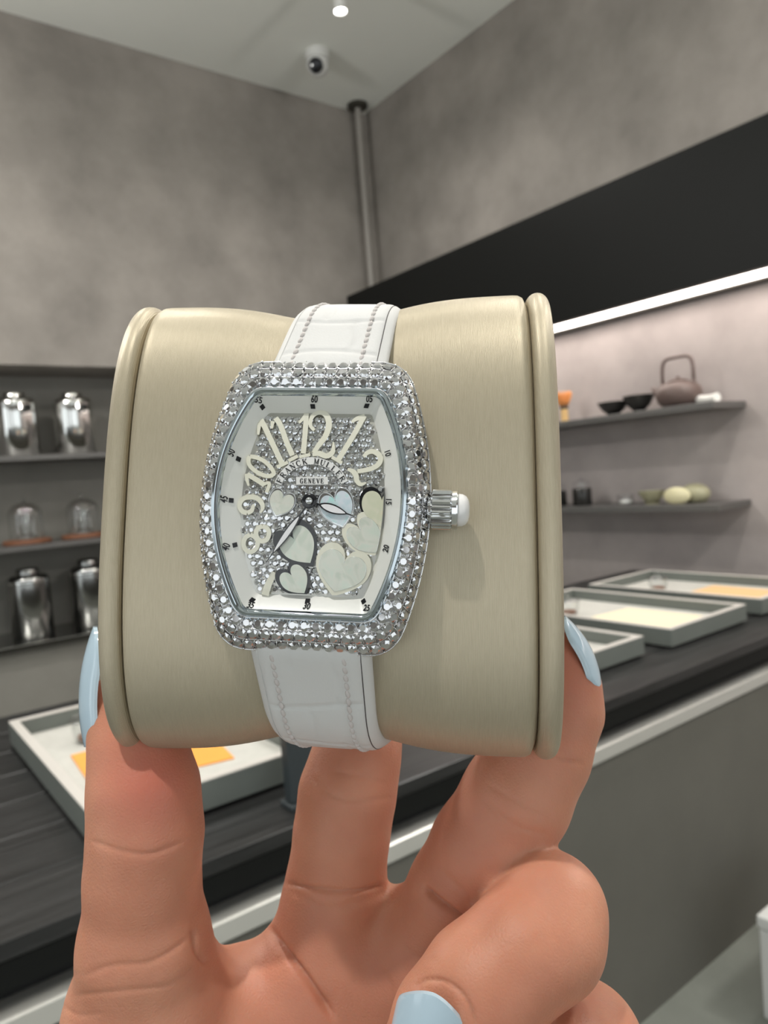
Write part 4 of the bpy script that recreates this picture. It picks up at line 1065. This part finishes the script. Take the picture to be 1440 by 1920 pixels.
D[:, :2, :] = 4.0                                # close the forearm below the frame
HV, HF = surface_nets(D, (HX0, HY0, HD0), HZ); del D, SD
HV[:, 2] *= -1; HF = HF[:, ::-1]                 # depth -> eye-frame z
# relax the mesh slightly
nbr_sum = np.zeros_like(HV); nbr_n = np.zeros(len(HV))
for _ in range(3):
    A_ = np.concatenate([HF[:, [0, 1, 2, 3]].ravel(), HF[:, [1, 2, 3, 0]].ravel()]); Bq = np.concatenate([HF[:, [1, 2, 3, 0]].ravel(), HF[:, [0, 1, 2, 3]].ravel()])
    nbr_n = np.bincount(A_, minlength=len(HV)).astype(float); nbr_sum = np.stack([np.bincount(A_, HV[Bq, q], len(HV)) for q in range(3)], 1)
    HV = HV * .45 + (nbr_sum / nbr_n[:, None]) * .55
def vnormals(V, F):
    n = np.cross(V[F[:, 2]] - V[F[:, 0]], V[F[:, 3]] - V[F[:, 1]]); I_ = F.ravel(order='F')
    N = np.stack([np.bincount(I_, np.tile(n[:, q], 4), len(V)) for q in range(3)], 1)
    return N / (np.linalg.norm(N, axis=1)[:, None] + 1e-12)
# one round of subdivision so that the skin creases have vertices to live on
tm = mesh_data('tmp', HV, HF); to = link('tmp', tm); md = to.modifiers.new('s', 'SUBSURF'); md.levels = 1; md.render_levels = 1
bpy.context.view_layer.update(); em = bpy.data.meshes.new_from_object(to.evaluated_get(bpy.context.evaluated_depsgraph_get()))
HV = np.zeros(len(em.vertices) * 3); em.vertices.foreach_get('co', HV); HV = HV.reshape(-1, 3)
HF = np.zeros(len(em.loops), np.int64); em.loops.foreach_get('vertex_index', HF); HF = HF.reshape(-1, 4)
bpy.data.objects.remove(to); bpy.data.meshes.remove(tm); bpy.data.meshes.remove(em)
HN = vnormals(HV, HF)
if np.mean(np.sum(HN * (HV - HV.mean(0)), 1)) < 0: HF = HF[:, ::-1]; HN = -HN
# flexion creases and folds of the palm side (lines on the skin, width and depth in units)
PX = 720 + FPX * HV[:, 0] / -HV[:, 2]; PY = 960 - FPX * HV[:, 1] / -HV[:, 2]; facing = np.clip(HN[:, 2] * 1.6 + .15, 0, 1)
def zt(pts): return [(90 + x * 410 / 1009, 1140 + y * 780 / 1920) for x, y in pts]
def zq(pts): return [(440 + x * 760 / 1440, 1360 + y * 560 / 1061) for x, y in pts]
CREASE = [  # points, half width px, depth units, reach towards depth (min, max)
    (zt([(205, 1075), (330, 1120), (470, 1135), (620, 1080)]), 5, .55), (zt([(60, 1700), (140, 1690)]), 6, .2),
    (zt([(160, 1700), (300, 1650), (450, 1640), (560, 1590), (640, 1530)]), 6, .55), (zt([(130, 1790), (330, 1770), (560, 1740), (690, 1650)]), 6, .5), (zt([(60, 1830), (140, 1880), (250, 1870)]), 5, .35),
    (zt([(670, 1480), (690, 1590), (730, 1650)]), 9, .8),
    (zq([(270, 180), (330, 240), (430, 270), (560, 255)]), 6, .45), (zq([(330, 160), (440, 180), (540, 210)]), 6, .3),
    (zq([(180, 560), (300, 585), (430, 590), (530, 570)]), 7, 1.0), (zq([(190, 585), (320, 650), (440, 640)]), 9, .5), (zq([(100, 670), (150, 770), (250, 900), (350, 1040)]), 11, 1.9),
    (zq([(885, 260), (950, 330), (1040, 375), (1110, 385)]), 6, .55), (zq([(900, 210), (1000, 270), (1100, 330)]), 6, .35),
    (zq([(670, 575), (740, 640), (830, 700)]), 9, 1.5), (zq([(720, 510), (790, 570), (850, 640)]), 7, .45),
    (zq([(1110, 100), (1160, 125), (1240, 135)]), 5, .5), (zq([(520, 870), (560, 940), (570, 1050)]), 7, .6), (zq([(380, 640), (470, 620), (560, 580)]), 9, .5),
    (zq([(600, 790), (660, 830), (720, 830)]), 9, .4), ([(775, 1850), (800, 1836), (840, 1842), (875, 1875), (893, 1925)], 5, .7)]
disp = np.zeros(len(HV))
for pts, hw, dep in CREASE:
    P = np.array([p[:2] for p in smooth_pts(pts, 6)]); best = np.full(len(HV), 1e9)
    sel = np.where((PX > P[:, 0].min() - 40) & (PX < P[:, 0].max() + 40) & (PY > P[:, 1].min() - 40) & (PY < P[:, 1].max() + 40))[0]
    if len(sel) == 0: continue
    b = np.full(len(sel), 1e9); arc = np.zeros(len(sel)); n_ = len(P) - 1
    for i in range(n_):
        a_, b_ = P[i], P[i + 1]; ab = b_ - a_; t_ = np.clip(((PX[sel] - a_[0]) * ab[0] + (PY[sel] - a_[1]) * ab[1]) / (ab @ ab + 1e-9), 0, 1)
        d2 = (PX[sel] - a_[0] - t_ * ab[0]) ** 2 + (PY[sel] - a_[1] - t_ * ab[1]) ** 2; m_ = d2 < b; b = np.where(m_, d2, b); arc = np.where(m_, (i + t_) / n_, arc)
    fade = np.clip(np.minimum(arc, 1 - arc) * 6 + .25, 0, 1); hw = hw * (.62 if dep >= .7 else .8); g = np.exp(-b / hw ** 2) + .35 * np.exp(-b / (3.2 * hw) ** 2)
    disp[sel] += -(.75 if dep >= .7 else .42) * dep * fade * g * facing[sel]
HV = HV + HN * disp[:, None]
WRIST = hp3(700, 2500, 165) * [1, 1, -1]

def skin():
    m, nt, b = new_mat('skin'); L = nt.links.new
    tc = nt.nodes.new('ShaderNodeTexCoord')
    n = nt.nodes.new('ShaderNodeTexNoise'); n.inputs['Scale'].default_value = 55; n.inputs['Detail'].default_value = 4; L(tc.outputs['Object'], n.inputs['Vector'])
    r = nt.nodes.new('ShaderNodeValToRGB'); r.color_ramp.elements[0].position = .3; r.color_ramp.elements[1].position = .72
    r.color_ramp.elements[0].color = (.50, .203, .124, 1); r.color_ramp.elements[1].color = (.635, .305, .195, 1); L(n.outputs['Fac'], r.inputs['Fac'])
    at_ = nt.nodes.new('ShaderNodeAttribute'); at_.attribute_name = 'flush'
    mx = nt.nodes.new('ShaderNodeMixRGB'); mx.inputs['Color2'].default_value = (.56, .16, .11, 1); L(at_.outputs['Fac'], mx.inputs['Fac']); L(r.outputs[0], mx.inputs['Color1']); L(mx.outputs[0], b.inputs['Base Color'])
    vo = nt.nodes.new('ShaderNodeTexVoronoi'); vo.inputs['Scale'].default_value = 1500; vo.feature = 'DISTANCE_TO_EDGE'; L(tc.outputs['Object'], vo.inputs['Vector'])
    n3 = nt.nodes.new('ShaderNodeTexNoise'); n3.inputs['Scale'].default_value = 900; n3.inputs['Detail'].default_value = 4; L(tc.outputs['Object'], n3.inputs['Vector'])
    ad = nt.nodes.new('ShaderNodeMath'); ad.operation = 'ADD'; L(vo.outputs['Distance'], ad.inputs[0]); L(n3.outputs['Fac'], ad.inputs[1])
    bp = nt.nodes.new('ShaderNodeBump'); bp.inputs['Strength'].default_value = .35; bp.inputs['Distance'].default_value = .0002; L(ad.outputs[0], bp.inputs['Height']); L(bp.outputs[0], b.inputs['Normal'])
    setin(b, Roughness=.5, Specular_IOR_Level=.4, Subsurface_Weight=.45, Subsurface_Scale=.0022)
    b.inputs['Subsurface Radius'].default_value = (1.0, .32, .16)
    return m
M['skin'] = skin()
M['nail'] = mat('pale_blue_polish', (.52, .66, .76), .12, Coat_Weight=.6, Coat_Roughness=.04)
hand = link('hand', mesh_data('hand', ((HV - WRIST) @ RW.T) * UN, HF, M['skin'], True))
hand.location = Vector(CAM + RW @ WRIST * UN)
tag(hand, 'bare left hand with pale blue nails holding up the watch cushion', 'hand')
# flushed skin where the thumb and the fingers press
def blob(px, py, Z, r): p = hp3(px, py, Z) * [1, 1, -1]; return np.exp(-np.sum((HV - p) ** 2, 1) / r ** 2)
flush = np.clip(.6 * blob(280, 1450, 134, 9) + .25 * blob(310, 1500, 133, 11) + .35 * blob(205, 1275, 145, 5) + .35 * blob(1080, 1250, 142, 12) + .22 * blob(560, 1850, 145, 20) + .2 * blob(880, 1560, 138, 16), 0, 1)
at_ = hand.data.attributes.new('flush', 'FLOAT', 'POINT'); at_.data.foreach_set('value', flush.astype(np.float32))

def nail(center, along, normal, length, width, arch, bend, label, tip=.35, cut=.12):
    """curved nail plate: centre, growth direction, outward normal in the eye frame; almond tip"""
    c = np.array(center, float); a = unit(np.array(along, float)); n = np.array(normal, float); n = unit(n - a * np.dot(a, n)); s = np.cross(a, n)
    NA, NW = 34, 16; top = []; bot = []
    for i in range(NA + 1):
        t_ = .5 - .5 * math.cos(math.pi * i / NA); y_ = (t_ - .5) * length
        wd = width * (min(1, (.72 + 1.2 * t_)) if t_ < .24 else 1) * (1 if t_ < 1 - tip else math.sqrt(max(.0, 1 - ((t_ - 1 + tip) / tip) ** 2 * .965)))
        if t_ < cut: wd *= math.sqrt(max(.004, 1 - ((cut - t_) / cut) ** 2))
        for k in range(NW + 1):
            x = (k / NW - .5) * 2; z = -arch * x * x * (wd / width) ** 2 - bend * (t_ - .45) ** 2
            p = c + a * y_ + s * x * wd / 2 + n * z; top.append(p); bot.append(p - n * .75 - 0 * s)
    V = top + bot; m_ = NW + 1; F = []; N0 = len(top)
    for i in range(NA):
        for k in range(NW):
            q = (i * m_ + k, i * m_ + k + 1, (i + 1) * m_ + k + 1, (i + 1) * m_ + k); F.append(q); F.append(tuple(N0 + j for j in reversed(q)))
    rim = [k for k in range(m_)] + [i * m_ + NW for i in range(1, NA + 1)] + [NA * m_ + k for k in range(NW - 1, -1, -1)] + [i * m_ for i in range(NA - 1, 0, -1)]
    for i in range(len(rim)): p, q = rim[i], rim[(i + 1) % len(rim)]; F.append((q, p, N0 + p, N0 + q))
    bm = bmesh.new(); vs = [bm.verts.new(tuple((RW @ (v - WRIST)) * UN)) for v in V]
    for f_ in F: bm.faces.new([vs[i] for i in f_])
    bmesh.ops.recalc_face_normals(bm, faces=bm.faces[:]); me = bpy.data.meshes.new('fingernail'); bm.to_mesh(me); bm.free(); me.materials.append(M['nail'])
    me.polygons.foreach_set('use_smooth', [True] * len(me.polygons)); me.set_sharp_from_angle(angle=math.radians(60))
    o = link('fingernail', me, hand); o['label'] = label; return o
ef = lambda px, py, Z: hp3(px, py, Z) * [1, 1, -1]
nail(ef(148, 1287, 145.5), (.02, 1, -.06), (-1, .0, .34), 23.5, 13, 3.0, 7.0, 'pale blue thumb nail seen edge on')
nail(ef(1108, 1213, 149), (-.45, 1, -.10), (.92, .40, .12), 15.5, 11, 2.6, 6.5, 'pale blue middle finger nail at the cushion edge')
nail(ef(790, 1968, 117.0), (-.20, -1, -.10), (-.30, .05, 1), 18, 11.6, 2.4, 2.5, 'pale blue ring finger nail turned to the camera', cut=.3)
